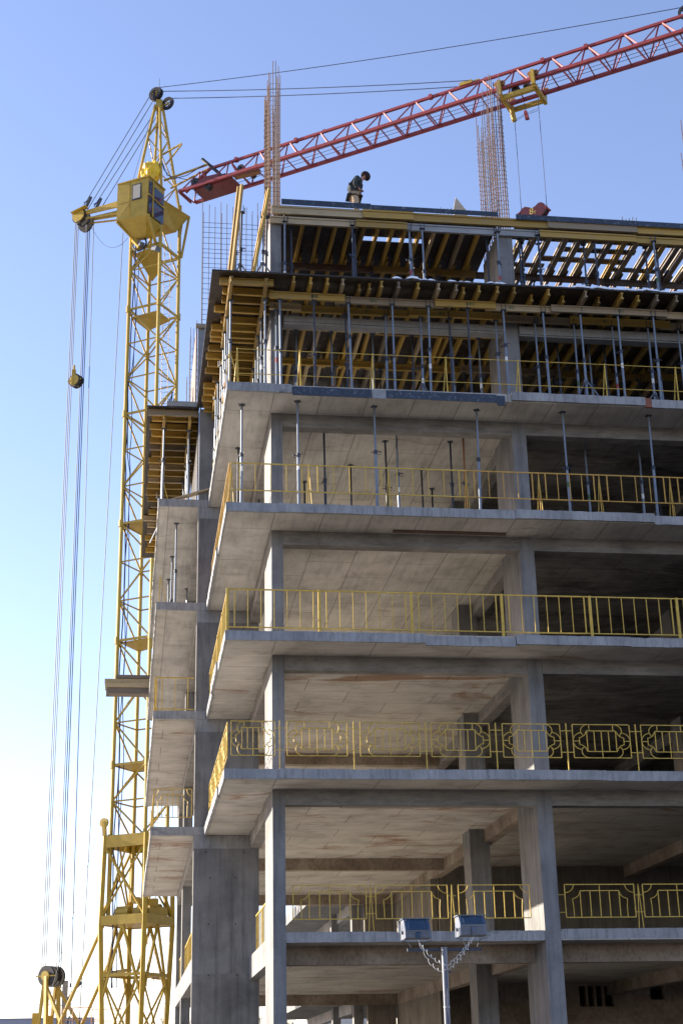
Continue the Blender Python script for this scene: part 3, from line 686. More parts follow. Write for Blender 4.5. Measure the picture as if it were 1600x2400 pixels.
ornate((-.93, 8.37, Z[2]), 0, HW, [-.3, -.15, 0, .15, .3], 'corner-scroll yellow railing at the front of the lowest wing balcony', None, 0)
rail_panel((-1.5, 8.37, Z[3]), 0, 1.12, 3, .06, 1.02, 'plain yellow railing at the front of the second wing balcony', RG, post=.04)
for k, nm in ((2, 'lowest'), (3, 'second')):
    for i in range(3):
        rail_panel((-1.46, 8.5 + 3 * i, Z[k]), R(90), 2.9, 8, .06, .98, 'yellow side railing of the %s wing balcony, %s from the front' % (nm, nth(i + 1)), RG, post=.03)
for i, (x, y, zz_) in enumerate(((-1.42, 9.2, Z[4]), (-1.42, 12.2, Z[4]), (-1.42, 9.3, Z[5]))):
    o = empty('guard_post', (x, y, zz_), ['triangular yellow guard post on the bare wing floor, nearer one', 'triangular yellow guard post on the bare wing floor, farther one', 'triangular yellow guard post under the wing deck'][i], 'railing', 'triangular guard posts on the wing')
    MB().bar((0, 0, 0), (0, 0, 1.15), .025).build('post', 'rail_yellow', o)
    MB().bar((0, 0, 1.1), (.26, -.1, 0), .022).build('brace', 'rail_yellow', o)

# ------------------------------------------------------------------ reinforcement cages
BARM = {k: MB().tube([(0, 0, 0), (0, 0, 1)], .0125, 5).mesh('bar', k) for k in ('rebar', 'rebar_grey')}
def cage(x0, x1, y0, y1, z0, z1, nx, ny, label, group, jit=.25, tie=.145, m='rebar'):
    o = empty('rebar_cage', (x0, y0, z0), label, 'rebar', group)
    pts = []
    for i in range(nx): pts += [(i / (nx - 1), 0), (i / (nx - 1), 1)]
    for j in range(1, ny - 1): pts += [(0, j / (ny - 1)), (1, j / (ny - 1))]
    for u, v in pts:
        h = z1 - z0 - random.choice([0, jit, jit * 2.2, jit * 3]) * random.uniform(.6, 1)
        link('bar', BARM[m if random.random() < .75 else 'rebar_grey'], o, (u * (x1 - x0), v * (y1 - y0), 0), (random.gauss(0, .003), random.gauss(0, .003), 0), (1, 1, h))
    n = int((z1 - z0 - 3 * jit) / tie)
    lp = MB(); e = .014
    lp.tube([(-e, -e, 0), (x1 - x0 + e, -e, .01), (x1 - x0 + e, y1 - y0 + e, 0), (-e, y1 - y0 + e, .01)], .007, 4, closed=True)
    me = lp.mesh('tie', m)
    for i in range(min(n, 60)): link('tie', me, o, (0, 0, .08 + i * tie + random.gauss(0, .012)), (random.gauss(0, .012), random.gauss(0, .03), 0))
    return o
CG = 'column rebar cages above the top deck'
cage(1.27, 1.52, 1.36, 3.25, 22.3, 27.85, 4, 9, 'tall rusty rebar cage rising from the corner column at the deck left end', CG)
cage(7.74, 8.07, 1.36, 3.15, 22.3, 27.9, 6, 8, 'wide rebar cage rising from the second column below the trolley', CG, .4)
cage(14.25, 14.56, 1.36, 3.2, 22.3, 27.9, 5, 8, 'rebar cage cut by the right picture edge', CG, .4)
cage(12.9, 13.25, 14, 15.2, 19.93, 27.5, 5, 5, 'distant rebar cage seen through the open joists, left one', 'rebar cages behind the joists', .3, .22)
cage(13.75, 14.1, 14, 15.2, 19.93, 27.9, 5, 5, 'distant rebar cage seen through the open joists, right one', 'rebar cages behind the joists', .3, .22)
cage(-.52, -.3, 11.9, 12.5, 19.93, 24.9, 3, 3, 'slim rebar cage behind the pier form on the left wing', 'slim rebar cages on the wing', .3, .25, 'rebar_grey')
cage(-.7, -.5, 9.6, 9.9, 19.93, 21.6, 3, 2, 'short rebar starter on the left wing deck', 'slim rebar cages on the wing', .2, .3, 'rebar_grey')
o = empty('rebar_mesh', (-.3, 8.4, 19.9), 'wide rebar grid standing up from the pier behind the leaning beams', 'rebar')
for i in range(10):
    link('bar', BARM['rebar_grey'], o, (.2 * i, 0, 0), (0, random.gauss(0, .002), 0), (1, 1, 7.6 - (i % 3) * .12 + random.gauss(0, .04)))
    if i % 3 == 0: link('bar', BARM['rebar_grey'], o, (.2 * i + .02, .22, 0), None, (1, 1, 7.3))
hb = MB().tube([(0, 0, 0), (1.84, 0, 0)], .008, 4).mesh('cross_bar', 'rebar_grey')
for i in range(35): link('cross_bar', hb, o, (-.02, -.02, .3 + i * .19 + random.gauss(0, .02)), (0, random.gauss(0, .004), 0))
for j, (x0, what) in enumerate(((6.13, 'left of the second rebar cage'), (11.66, 'at the right of the hook block'))):
    o = empty('starter_bars', (x0, 2.0, 22.7), 'row of short starter bars over the top deck %s' % what, 'rebar', 'short starter bars on the top deck')
    for i in range(5): link('bar', BARM['rebar_grey'], o, (i * .105, 0, 0), None, (1, 1, .9 + random.gauss(0, .03)))
o = thing(MB().prism([(6.84, 22.7), (7.28, 22.7), (7.26, 24.2), (6.94, 24.66), (6.86, 24.25)], 1, 3.0, 3.03), 'plywood_offcut', 'plywood_pale', 'pale pointed plywood offcut standing on the top deck left of the cage', 'board')
thing(MB().bar((-1.12, 8.5, Z[5] + .04), (.1, 8.2, Z[5] + .34), .2, .05), 'loose_plank', 'timber_plank', 'timber plank lying slanted on the wing floor edge before the pier', 'plank')
# coil and clutter on the wing deck
mb = MB()
for k in range(5): mb.tube([(-1.62 + (.17 + .01 * k) * math.cos(t), 9.6 + .05 * k, 20.14 + (.17 + .01 * k) * math.sin(t)) for t in [i * .42 for i in range(15)]], .012, 5, closed=True)
thing(mb, 'wire_coil', 'rebar_grey', 'coil of wire standing on the left wing deck by the mast', 'coil')
mb = MB()
for k in range(9):
    a = random.uniform(0, 6.28); r = random.uniform(.15, .4)
    mb.bar((-1.2 + r * math.cos(a), 8.7 + r * .4 * math.sin(a), 19.94), (-1.2 + random.gauss(0, .12), 8.75, 20.35 + random.uniform(0, .3)), .02)
thing(mb, 'tripod_pile', 'steel_dark', 'pile of folded prop tripods on the left wing deck', 'tripods')
# small site clutter on the floors
for i in range(6):
    x_, z_ = (.35 + .27 * (i % 2) + random.uniform(0, .02), Z[4] + .30 * (i // 2))
    mb = MB()
    for a in range(2):
        for b_ in range(3): mb.box(x_ + .125 * a, x_ + .125 * a + .12, 6.6 + .26 * b_, 6.6 + .26 * b_ + .25, z_, z_ + .296)
    thing(mb, 'brick_stack', 'brick_red', 'reddish block pile on the re-shored floor near its left edge, %s from the bottom left' % nth(i + 1), 'bricks', 'reddish block piles')
mb = MB(); nr, na = 9, 28
for r in range(nr):
    for a in range(na):
        q = r / (nr - 1); t = 2 * math.pi * a / na
        mb.v.append((3.5 + 2.3 * q * math.cos(t) * (1 + .08 * math.sin(3 * t)), 6.4 + 1.3 * q * math.sin(t) * (1 + .1 * math.cos(2 * t)), Z[4] + .002 + 1.05 * (1 - q) ** 1.1 + (random.gauss(0, .02) if 0 < r < nr - 1 else 0)))
for r in range(nr - 1):
    for a in range(na): mb.f.append([r * na + a, r * na + (a + 1) % na, (r + 1) * na + (a + 1) % na, (r + 1) * na + a])
o = mb.build('sand_heap', 'sand_and_bounce', smooth=True); tag(o, 'pale sand heap on the re-shored floor behind the props', 'sand heap')
thing(MB().box(4.35, 7.3, 1.0, 1.16, Z[4] - T - .03, Z[4] - T - .006), 'form_strip', 'timber_brown', 'reddish brown form strip left under the re-shored floor slab', 'board')
thing(MB().box(2.9, 4.7, 1.33, 1.6, Z[2] - .632, Z[2] - .602), 'form_strip', 'timber_grey', 'dark form board left under the front beam of the lowest balcony', 'board')
for x, z in ((.15, 5.5), (.85, 5.5), (.12, 4.25), (.86, 4.25), (.13, 2.9), (.9, 2.9), (.02, 6.2), (1.1, 6.2)):
    part(MB().tube([(x, 8.297, z), (x, 8.31, z)], .022, 8), 'tie_hole', 'black_rubber')
# stack of boards reaching out of the wing
zb = Z[4] + .002
for i, (x0, y0, hh, mm) in enumerate(((-3.12, 19.4, .22, 'timber_grey'), (-3.22, 19.36, .18, 'timber_plank'), (-3.20, 19.42, .16, 'timber_plank'), (-2.8, 19.40, .15, 'timber_grey'))):
    mb = MB()
    for j in range(3): mb.box(x0 + random.uniform(0, .12), -.9, y0 + .18 * j, y0 + .18 * j + .17, zb, zb + hh - .012)
    thing(mb, 'timber_stack', mm, 'layer of timber boards reaching out left of the wing, %s from the bottom' % nth(i + 1), 'boards', 'timber boards stacked on the wing')
    zb += hh

# ------------------------------------------------------------------ tower crane
CT = Vector((-1.7075, 30.0875, 0)); U = Vector((.8564, -.5163, 0)); V = Vector((.5743, .8187, 0)); UZ = Vector((0, 0, 1)); HS = .822
def cp(u, v, z): return CT + U * u + V * v + UZ * z
JO = Vector((6.65, 23.5, 40.9)) ; JD = Vector((.8205, -.5716, 0)); JN = Vector((.5716, .8205, 0)); JW = 1.215; JH = 1.22
def jp(s_, t, h): return JO + JD * s_ + JN * t + UZ * h
crane = empty('tower_crane', (CT.x, CT.y, GZ), 'tall yellow tower crane with a red lattice jib reaching over the building', 'crane')
def cpart(mb, name, m, parent=None, smooth=False, label=None):
    o = mb.build(name, m, parent or crane, smooth)
    if not parent: o.location = -Vector((CT.x, CT.y, GZ))
    if label: o['label'] = label
    return o
cor = [(-1, -1), (1, -1), (1, 1), (-1, 1)]       # left, near, right, far
for a, b_ in cor:
    cpart(MB().tube([cp(a * HS, b_ * HS, 6.5), cp(a * HS, b_ * HS, 41.2)], .095, 8), 'chord', 'crane_yellow')
rings = [9.9, 13.0, 18.5, 24.0, 29.45, 34.95, 39.2]
for i in range(len(rings) - 1):
    mb = MB(); z0, z1 = rings[i], rings[i + 1]; nb = max(2, round((z1 - z0) / 1.82)); hz = (z1 - z0) / nb
    for k in range(4):
        (a, b_), (c_, d_) = cor[k], cor[(k + 1) % 4]
        for j in range(nb):
            za, zb = z0 + j * hz, z0 + (j + 1) * hz
            p, q = cp(a * HS, b_ * HS, za), cp(c_ * HS, d_ * HS, zb)
            p2, q2 = cp(c_ * HS, d_ * HS, za), cp(a * HS, b_ * HS, zb)
            mid = (p2 + q2 + p + q) / 4
            if (j + k) % 2: mb.tube([p, q], .043, 5)
            else: mb.tube([p2, q2], .043, 5)
            if j: mb.tube([p, p2], .038, 5)
        mb.bar(cp(a * HS, b_ * HS, z0), cp(c_ * HS, d_ * HS, z0), .07, .1)
        # flange ears
        mb.tube([cp(a * (HS + .02), b_ * (HS + .02), z0 - .16), cp(a * (HS + .02), b_ * (HS + .02), z0 + .16)], .115, 8)
    cpart(mb, 'mast_section', 'crane_yellow')
for zp, hf in ((34.55, 0), (24.0, 1), (18.4, 0), (13.0, 1)):     # rest platforms inside the mast
    sl = .25 if hf == 0 else 0
    mb = MB(); k = len(mb.v)
    pts = [cp(-.75, -.7, zp), cp(.72, -.72, zp + .02), cp(.75, .3, zp - .05), cp(-.75, .72, zp - .05)]
    mb.v += [tuple(p) for p in pts] + [tuple(p + UZ * .05) for p in pts]
    mb.f += [[0, 1, 2, 3], [4, 5, 6, 7], [0, 1, 5, 4], [1, 2, 6, 5], [2, 3, 7, 6], [3, 0, 4, 7]]
    cpart(mb, 'platform', 'crane_yellow')
mb = MB(); pts = [cp(-.55, -.8, 37.95), cp(.75, -.85, 38.1), cp(.3, .1, 37.3), cp(-.35, .35, 36.95)]
mb.v += [tuple(p) for p in pts] + [tuple(p + UZ * .05) for p in pts]
mb.f += [[0, 1, 2, 3], [4, 5, 6, 7], [0, 1, 5, 4], [1, 2, 6, 5], [2, 3, 7, 6], [3, 0, 4, 7]]
cpart(mb, 'platform', 'crane_yellow')
mb = MB()
for s_ in (.18, .52):
    mb.tube([cp(s_, .55, 4), cp(s_, .55, 39)], .016, 5)
for i in range(115): mb.tube([cp(.18, .55, 4.2 + i * .3), cp(.52, .55, 4.2 + i * .3)], .011, 4)
for i in range(28):
    z = 6 + i * 1.15
    mb.tube([cp(.35 + .33 * math.cos(t), .55 - .42 * math.sin(t), z) for t in [j * math.pi / 8 for j in range(9)]], .009, 4)
cpart(mb, 'ladder', 'crane_yellow')
mb = MB()
for du, dv, rr in ((-.62, -.8, .03), (-.5, -.82, .022), (-.42, -.78, .02)):
    pts = []
    for i in range(40):
        z = 39 - i * .9; pts.append(cp(du + .07 * math.sin(i * .7 + du * 30) - .14 * (1 if 8 < i < 14 else 0), dv + .03 * math.cos(i * 1.1), z))
    mb.tube(pts, rr, 5)
cpart(mb, 'power_cable', 'cable_blue')
# slewing table under the jib
mb = MB()
for sgn in (1,):
    k = len(mb.v)
    pts = [cp(-.9, -.85, 40.6), cp(.95, -.9, 40.6), cp(1.35, .9, 40.5), cp(-.8, .9, 40.5)]
    bot = [cp(-.6, -.6, 39.7), cp(.62, -.62, 39.7), cp(.75, .62, 39.6), cp(-.6, .62, 39.6)]
    mb.v += [tuple(p) for p in pts + bot]
    mb.f += [[0, 1, 2, 3], [4, 5, 6, 7], [0, 1, 5, 4], [1, 2, 6, 5], [2, 3, 7, 6], [3, 0, 4, 7]]
cpart(mb, 'slewing_table', 'crane_yellow')
mb = MB()
for a, b_ in cor: cpart(MB().bar(cp(a * HS, b_ * HS, 39.2), cp(a * .95, b_ * .9, 40.6), .1), 'table_strut', 'crane_yellow')
cpart(MB().bar(cp(.95, .82, 38.2), cp(1.3, .9, 40.5), .1), 'table_strut', 'crane_yellow')
for k in range(4):
    (a, b_), (c_, d_) = cor[k], cor[(k + 1) % 4]
    mb.bar(cp(a * HS, b_ * HS, 38.2), cp(c_ * HS, d_ * HS, 38.2), .12); mb.bar(cp(a * HS, b_ * HS, 37.0), cp(c_ * HS, d_ * HS, 38.2), .07)
cpart(mb, 'collar_frame', 'crane_yellow')
mb = MB(); mb.tube([cp(-.25 + .38 * math.cos(t), -.95, 38.35 + .34 * math.sin(t)) for t in [i * .45 for i in range(14)]], .045, 6, closed=True)
cpart(mb, 'cable_loop', 'black_rubber')
cpart(MB().bar(cp(.55, -.95, 37.9), cp(.85, -1.05, 37.75), .3, .22), 'floodlight', 'lamp_grey')
cpart(MB().bar(cp(-.25, -1.0, 38.35), cp(.0, -1.1, 38.2), .26, .22), 'floodlight', 'lamp_grey')
# tower head
mb = MB(); AP = cp(0, 0, 47.15)
for a, b_ in cor:
    top = cp(a * .13, b_ * .13, 46.9)
    mb.tube([cp(a * HS * 1.02, b_ * HS * 1.02, 40.6), top], .075, 8)
for k in range(4):
    (a, b_), (c_, d_) = cor[k], cor[(k + 1) % 4]
    lv = [(0, 40.7), (.25, 42.3), (.48, 43.8), (.68, 45.1), (.85, 46.2)]
    def hp(a, b_, t): return cp(a * (HS * (1 - t) + .13 * t), b_ * (HS * (1 - t) + .13 * t), 40.6 + 6.3 * t)
    for j in range(len(lv) - 1):
        t0, t1 = lv[j][0], lv[j + 1][0]
        if (j + k) % 2: mb.tube([hp(a, b_, t0), hp(c_, d_, t1)], .032, 5)
        else: mb.tube([hp(c_, d_, t0), hp(a, b_, t1)], .032, 5)
mb.box(AP.x - .16, AP.x + .16, AP.y - .16, AP.y + .16, 46.7, 47.2)
cpart(mb, 'tower_head', 'crane_yellow')
s1 = cpart(MB().disc(cp(-.10, -.12, 47.55), V, .11, .40, .10, 24).disc(cp(-.10, -.24, 47.55), V, .20, .36, .05, 24).bar(cp(-.1, -.3, 47.1), cp(-.1, -.3, 47.6), .12, .05), 'sheave', 'black_rubber')
mb = MB()
for i in range(5):
    a = i * 2 * math.pi / 5; mb.bar(cp(-.1, -.15, 47.55), cp(-.1 + .3 * math.cos(a), -.15, 47.55 + .3 * math.sin(a)), .06)
cpart(mb, 'spokes', 'crane_yellow', s1)
s1 = cpart(MB().disc(cp(.42, .12, 47.0), V, .20, .36, .10, 22), 'sheave', 'black_rubber')
mb = MB()
for i in range(4):
    a = i * math.pi / 2 + .4; mb.bar(cp(.42, .12, 47.0), cp(.42 + .25 * math.cos(a), .12, 47.0 + .25 * math.sin(a)), .05)
mb.bar(cp(.1, .12, 46.9), cp(.5, .12, 47.0), .08); cpart(mb, 'spokes', 'crane_yellow', s1)
cpart(MB().tube([cp(.05, -.1, 47.8), cp(.05, -.1, 48.5)], .015, 5), 'aerial', 'steel_dark')
cpart(MB().bar(cp(.45, -.45, 43.5), cp(1.75, -.6, 43.75), .07).bar(cp(.8, -.45, 42.9), cp(1.75, -.6, 43.7), .06), 'signal_bracket', 'crane_yellow')
cpart(MB().tube([cp(.5, -.45, 43.4), cp(.7, -.5, 42.6), cp(1.2, -.5, 41.9), cp(1.9, -.35, 42.0), jp(-7.7, .4, 1.4)], .022, 5).tube([cp(.5, -.45, 43.3), cp(.9, -.5, 42.2), cp(2.1, -.5, 41.6)], .02, 5), 'feed_cable', 'cable_blue')
# cabin: hangs on the near left face of the mast
CZ0, CZ1 = 39.1, 41.12; c0, c1 = -.72, 1.0; d0, d1 = -2.22, -.84
mb = MB(); k = 0
P = [cp(c0, d0, CZ0), cp(c1, d0, CZ0), cp(c1, d1, CZ0), cp(c0, d1, CZ0)]; Q = [p + UZ * (CZ1 - CZ0) for p in P]
P[1] = cp(c1 - .12, d0 + .1, CZ0 - .05); P[2] = cp(c1 - .1, d1, CZ0 - .05)
B = [cp(-.45, -1.2, 38.55), cp(.3, -1.25, 38.55), cp(.45, -.85, 38.6), cp(-.45, -.85, 38.6)]
mb.v += [tuple(p) for p in P + Q + B]
mb.f += [[4, 5, 6, 7], [0, 1, 5, 4], [1, 2, 6, 5], [2, 3, 7, 6], [3, 0, 4, 7], [0, 1, 9, 8], [1, 2, 10, 9], [2, 3, 11, 10], [3, 0, 8, 11], [8, 9, 10, 11]]
cab = cpart(mb, 'cabin', 'crane_yellow')
def cabquad(u0, u1, z0, z1, off, name, m, face='front', th=.03):
    mb = MB()
    if face == 'front':
        pts = [cp(u0, d0 - off, z0), cp(u1, d0 - off, z0), cp(u1, d0 - off, z1), cp(u0, d0 - off, z1)]; n_ = V * th
    else:
        pts = [cp(c1 + off, u0, z0), cp(c1 + off, u1, z0), cp(c1 + off, u1, z1), cp(c1 + off, u0, z1)]; n_ = U * -th
    mb.v += [tuple(p) for p in pts] + [tuple(p + n_) for p in pts]
    mb.f += [[0, 1, 2, 3], [4, 5, 6, 7], [0, 1, 5, 4], [1, 2, 6, 5], [2, 3, 7, 6], [3, 0, 4, 7]]
    return cpart(mb, name, m, cab)
wf = cabquad(.12, .62, 40.0, 40.86, .022, 'window_frame', 'steel_dark'); cabquad(.17, .57, 40.06, 40.80, .03, 'window', 'pane_curtain')
cabquad(-2.12, -1.9, 40.2, 40.95, .012, 'window', 'window_glass', 'side'); cabquad(-2.12, -1.9, 39.2, 40.1, .012, 'window', 'window_glass', 'side')
cabquad(-1.72, -.92, 40.2, 40.8, .012, 'window', 'window_glass', 'side'); cabquad(-1.78, -.9, 39.15, 40.05, .012, 'window', 'window_glass', 'side')
mb = MB()
for z in (40.14,): mb.bar(cp(c1 + .02, d0, z), cp(c1 + .02, d1, z - .1), .06)
mb.bar(cp(c1 + .02, -1.81, 39.1), cp(c1 + .02, -1.81, 41.1), .07)
mb.bar(cp(c0, d0, 41.13), cp(c1 + .05, d0 - .03, 41.13), .07).bar(cp(c1 + .03, d0, 41.13), cp(c1 + .03, d1, 41.13), .07)
mb.bar(cp(-.02, d0 - .008, CZ0), cp(-.02, d0 - .008, CZ1), .02).bar(cp(c0, d0 - .005, 40.0), cp(.1, d0 - .005, 40.0), .015)
cpart(mb, 'cabin_trim', 'crane_yellow', cab)
cpart(MB().bar(cp(c0, d0, 39.05), cp(-.45, -1.2, 38.55), .08).bar(cp(c1, d0, 39.0), cp(.6, -.85, 38.2), .13).bar(cp(-.2, -1.0, 38.2), cp(-.45, -1.2, 38.55), .2), 'cabin_bracket', 'crane_yellow')
# tarpaulin bundle on the tower above the cabin
bm = bmesh.new(); bmesh.ops.create_icosphere(bm, subdivisions=3, radius=1)
rnd = random.Random(4)
for v_ in bm.verts:
    k = 1 + .16 * math.sin(v_.co.x * 7 + 1) * math.cos(v_.co.z * 5) + .10 * math.sin(v_.co.y * 11 + v_.co.z * 9) + rnd.gauss(0, .03)
    v_.co *= k; t = (v_.co.z + 1) / 2; v_.co.x *= .52 * (.45 + .6 * t); v_.co.y *= .36; v_.co.z *= .68
me = bpy.data.meshes.new('tarpaulin'); bm.to_mesh(me); bm.free(); me.materials.append(M['tarp'])
o = link('tarpaulin', me, None, cp(.12, -.72, 42.3), (0, 0, -.4), (1.12, 1.1, 1.1)); tag(o, 'crumpled bright yellow tarpaulin bundle tied to the tower above the cabin', 'tarpaulin')
# counter jib
CE = 4.25
mb = MB()
for dv in (-.3, .3):
    k = len(mb.v)
    for t in (-.05, .05):
        mb.v += [tuple(cp(-.8, dv * 1.6 + t, 40.95)), tuple(cp(-.8, dv * 1.6 + t, 41.5)), tuple(cp(-1.9, dv * 1.3 + t, 41.55)), tuple(cp(-CE + .2, dv + t, 41.56)), tuple(cp(-CE + .2, dv + t, 41.36)), tuple(cp(-2, dv * 1.3 + t, 41.22))]
    mb.f += [[k + i for i in range(6)], [k + 6 + i for i in range(6)]] + [[k + i, k + (i + 1) % 6, k + 6 + (i + 1) % 6, k + 6 + i] for i in range(6)]
mb.bar(cp(-.8, -.35, 40.75), cp(-CE + .1, -.25, 41.2), .07)
mb.bar(cp(-.8, .35, 40.75), cp(-CE + .1, .25, 41.2), .07)
cj = cpart(mb, 'counter_jib', 'crane_yellow')
s1 = cpart(MB().disc(cp(-CE, -.3, 41.35), V, .12, .42, .12, 24).disc(cp(-CE, .0, 41.35), V, .12, .42, .12, 24).disc(cp(-CE - .05, .32, 41.2), V, .12, .42, .12, 24), 'sheave', 'black_rubber')
cpart(MB().disc(cp(-CE, -.42, 41.35), V, .02, .36, .05, 20).bar(cp(-CE - .35, -.45, 41.5), cp(-CE + .5, -.45, 41.7), .3, .05), 'cheek_plate', 'crane_yellow', s1)
cpart(MB().disc(cp(-1.4, -.1, 41.8), V, .03, .16, .12, 14).bar(cp(-1.9, -.1, 41.6), cp(-1.3, -.1, 41.62), .2, .08), 'small_sheave', 'black_rubber')
# ropes
def rope(name, pts, r=.02, sag=0, m='rope'):
    if sag and len(pts) == 2:
        a, b_ = Vector(pts[0]), Vector(pts[1])
        pts = [a.lerp(b_, i / 14) - UZ * sag * 4 * (i / 14) * (1 - i / 14) for i in range(15)]
    return cpart(MB().tube(pts, r, 5), name, m)
for i, (p, q) in enumerate(((cp(-.4, -.2, 47.55), cp(-CE + .1, -.3, 41.75)), (cp(-.2, -.25, 47.1), cp(-CE + .05, .1, 41.75)), (cp(-.15, .1, 46.9), cp(-CE + .75, -.2, 41.75)), (cp(-.1, .2, 46.7), cp(-CE + .95, .1, 41.75)))):
    rope('back_stay', (p, q), .022)
rope('thin_line', (cp(-.3, .1, 47.3), cp(-.6, -1.4, 41.1)), .012)
for p in ((-CE + .4, -.2, 42.15), (-CE + 1.0, -.2, 41.9)):
    cpart(MB().bar(cp(p[0] - .12, p[1], p[2] - .3), cp(p[0] + .16, p[1], p[2] + .25), .11).bar(cp(p[0] - .25, p[1], p[2]), cp(p[0] + .1, p[1], p[2] + .1), .05), 'turnbuckle', 'steel_dark')
BZ = 4.55; BU = -4.05
for i, (du, dv) in enumerate(((-.46, -.05), (-.40, 0), (-.34, .05), (.28, -.05), (.35, 0), (.42, .05))):
    a = cp(-CE + du * .9, dv, 41.2); b_ = cp(BU + du, dv, BZ)
    rope('hoist_rope', (a, b_), .021, 0, 'black_rubber')
rope('signal_rope', (cp(-CE + .78, -.2, 41.2), cp(-3.05, .1, -1.2)), .02, 0, 'black_rubber'); rope('signal_rope', (cp(-1.45, -.6, 39.5), cp(-2.45, -.3, -1.2)), .02, 0, 'black_rubber')
rope('slack_line', [cp(-CE + .5, -.3, 41.1).lerp(cp(-.75, -1.2, 38.7), i / 12) - UZ * 1.05 * 4 * (i / 12) * (1 - i / 12) for i in range(13)], .012)
rope('guy_line', (cp(-1.3, -1.2, 9.9), cp(-3.9, -.4, 3.4)), .01)
# tensioner block on the hoist ropes
o = empty('pulley_block', cp(-4.18, -.05, 32.2), 'small yellow and black pulley block on the ropes left of the mast', 'pulley')
def opart(mb, name, m, o_): 
    c_ = mb.build(name, m, o_); c_.location = -Vector(o_.location); return c_
for k, v_ in enumerate((-.1, .1)): opart(MB().disc(cp(-4.18, v_ - .05, 32.2), V, .1, .34, .1, 22), 'sheave', 'black_rubber', o)
opart(MB().bar(cp(-4.2, -.22, 31.95), cp(-4.2, -.22, 32.75), .2, .05).bar(cp(-4.2, -.22, 32.7), cp(-4.22, -.2, 33.0), .1, .05).disc(cp(-4.18, -.21, 32.2), V, .02, .27, .03, 18).bar(cp(-4.55, -.2, 32.2), cp(-3.8, -.2, 32.2), .04), 'cheek_plate', 'crane_yellow', o)
# jib
S0, S1 = -8.9, 27.0
JO = Vector((float(6.6486), float(23.5), 40.9))
jib = cpart(MB().bar(jp(S0, .1, 0), jp(S0, JW - .1, 0), .09), 'jib', 'crane_red')
cpart(MB().bar(jp(S0, 0, 0), jp(S1, 0, 0), .145), 'bottom_chord', 'crane_red', jib)
cpart(MB().bar(jp(S0 + .2, JW, 0), jp(S1, JW, 0), .145), 'bottom_chord', 'crane_red', jib)
cpart(MB().bar(jp(S0, JW / 2, .3), jp(S0 + 1.4, JW / 2, JH), .12).bar(jp(S0 + 1.4, JW / 2, JH), jp(S1, JW / 2, JH), .12), 'top_chord', 'crane_red', jib)
mb = MB(); mb2 = MB(); n0 = .18 - 1.64 * 5
for i in range(22):
    s_ = n0 + 1.645 * i
    if s_ + .82 > S1: break
    for t in (0, JW):
        mb.bar(jp(s_ - .06, JW / 2, JH), jp(s_ - .78, t, 0), .055)
        mb.bar(jp(s_ + .06, JW / 2, JH), jp(s_ + .78, t, 0), .06)
    mb2.bar(jp(s_ - .8, 0, 0), jp(s_ - .8 + .05, JW, 0), .045); mb2.bar(jp(s_ - .72, JW, 0), jp(s_ + .1, 0, 0), .045); mb2.bar(jp(s_ + .1, 0, 0), jp(s_ + .1, JW, 0), .045)
for i in range(8):
    mb.box(0, .001, 0, .001, 0, .001) if False else None
for s_ in (-6.0, -2.7, 4.3, 9.7, 11.7): mb.bar(jp(s_ - .08, JW / 2, JH + .02), jp(s_ + .08, JW / 2, JH + .02), .2, .2)
for s_ in (-7.4, -4.4, -1.2, .5, 7.0, 13.3): mb.tube([jp(s_ + .09 * math.cos(a), JW / 2, JH + .08 + .07 * math.sin(a)) for a in (0, .8, 1.6, 2.4, 3.1)], .014, 4)
cpart(mb, 'bracing', 'crane_red', jib); cpart(mb2, 'floor_bracing', 'crane_red', jib)
cpart(MB().tube([jp(S0 + .5, .45, .2), jp(S1, .45, .2)], .013, 5).tube([jp(S0 + .5, .62, .12), jp(S1, .62, .12)], .013, 5).tube([jp(S0 + .5, .85, .1), jp(S1, .85, .1)], .013, 5), 'trolley_rope', 'rope')
# winch on the jib root
mb = MB()
k = len(mb.v)
pr_ = [(-8.1, -.14), (-8.05, .28), (-7.5, .46), (-6.7, .40), (-6.05, .1), (-5.9, -.12), (-6.8, -.17)]
for t in (.1, 1.15):
    mb.v += [tuple(jp(a, t, b_)) for a, b_ in pr_]
nn = len(pr_); mb.f += [[k + i for i in range(nn)], [k + nn + i for i in range(nn)]] + [[k + i, k + (i + 1) % nn, k + nn + (i + 1) % nn, k + nn + i] for i in range(nn)]
wn_ = cpart(mb, 'trolley_winch', 'hook_red')
for q, a, b_, c_ in (((-8.05, .25, .35), .05, .22, .3), ((-7.3, .15, -.12), .06, .2, .26), ((-5.5, .35, .35), .05, .2, .4), ((-5.1, .5, .1), .02, .16, .5)):
    cpart(MB().disc(jp(*q), JN, a, b_, c_, 18), 'drum', 'black_rubber', wn_)
for q in ((-7.7, .098, .12), (-6.5, .098, .2)): cpart(MB().bar(jp(q[0] - .2, q[1], q[2]), jp(q[0] + .2, q[1], q[2]), .02, .16), 'opening', 'black_rubber', wn_)
cpart(MB().bar(jp(-5.9, .3, .1), jp(-4.6, .4, .05), .3, .25).bar(jp(-5.0, .5, .2), jp(-4.8, .5, .55), .12), 'gear_housing', 'steel_rust', wn_)
cpart(MB().bar(cp(.6, -.3, 42.1), jp(-7.6, .5, 1.42), .08).bar(cp(.6, .3, 42.0), jp(-7.6, .75, 1.38), .07), 'jib_strut', 'crane_yellow')
cpart(MB().tube([jp(-7.95, .6, 1.9), jp(-6.95, .62, .75)], .085, 10), 'buffer_tube', 'black_rubber')
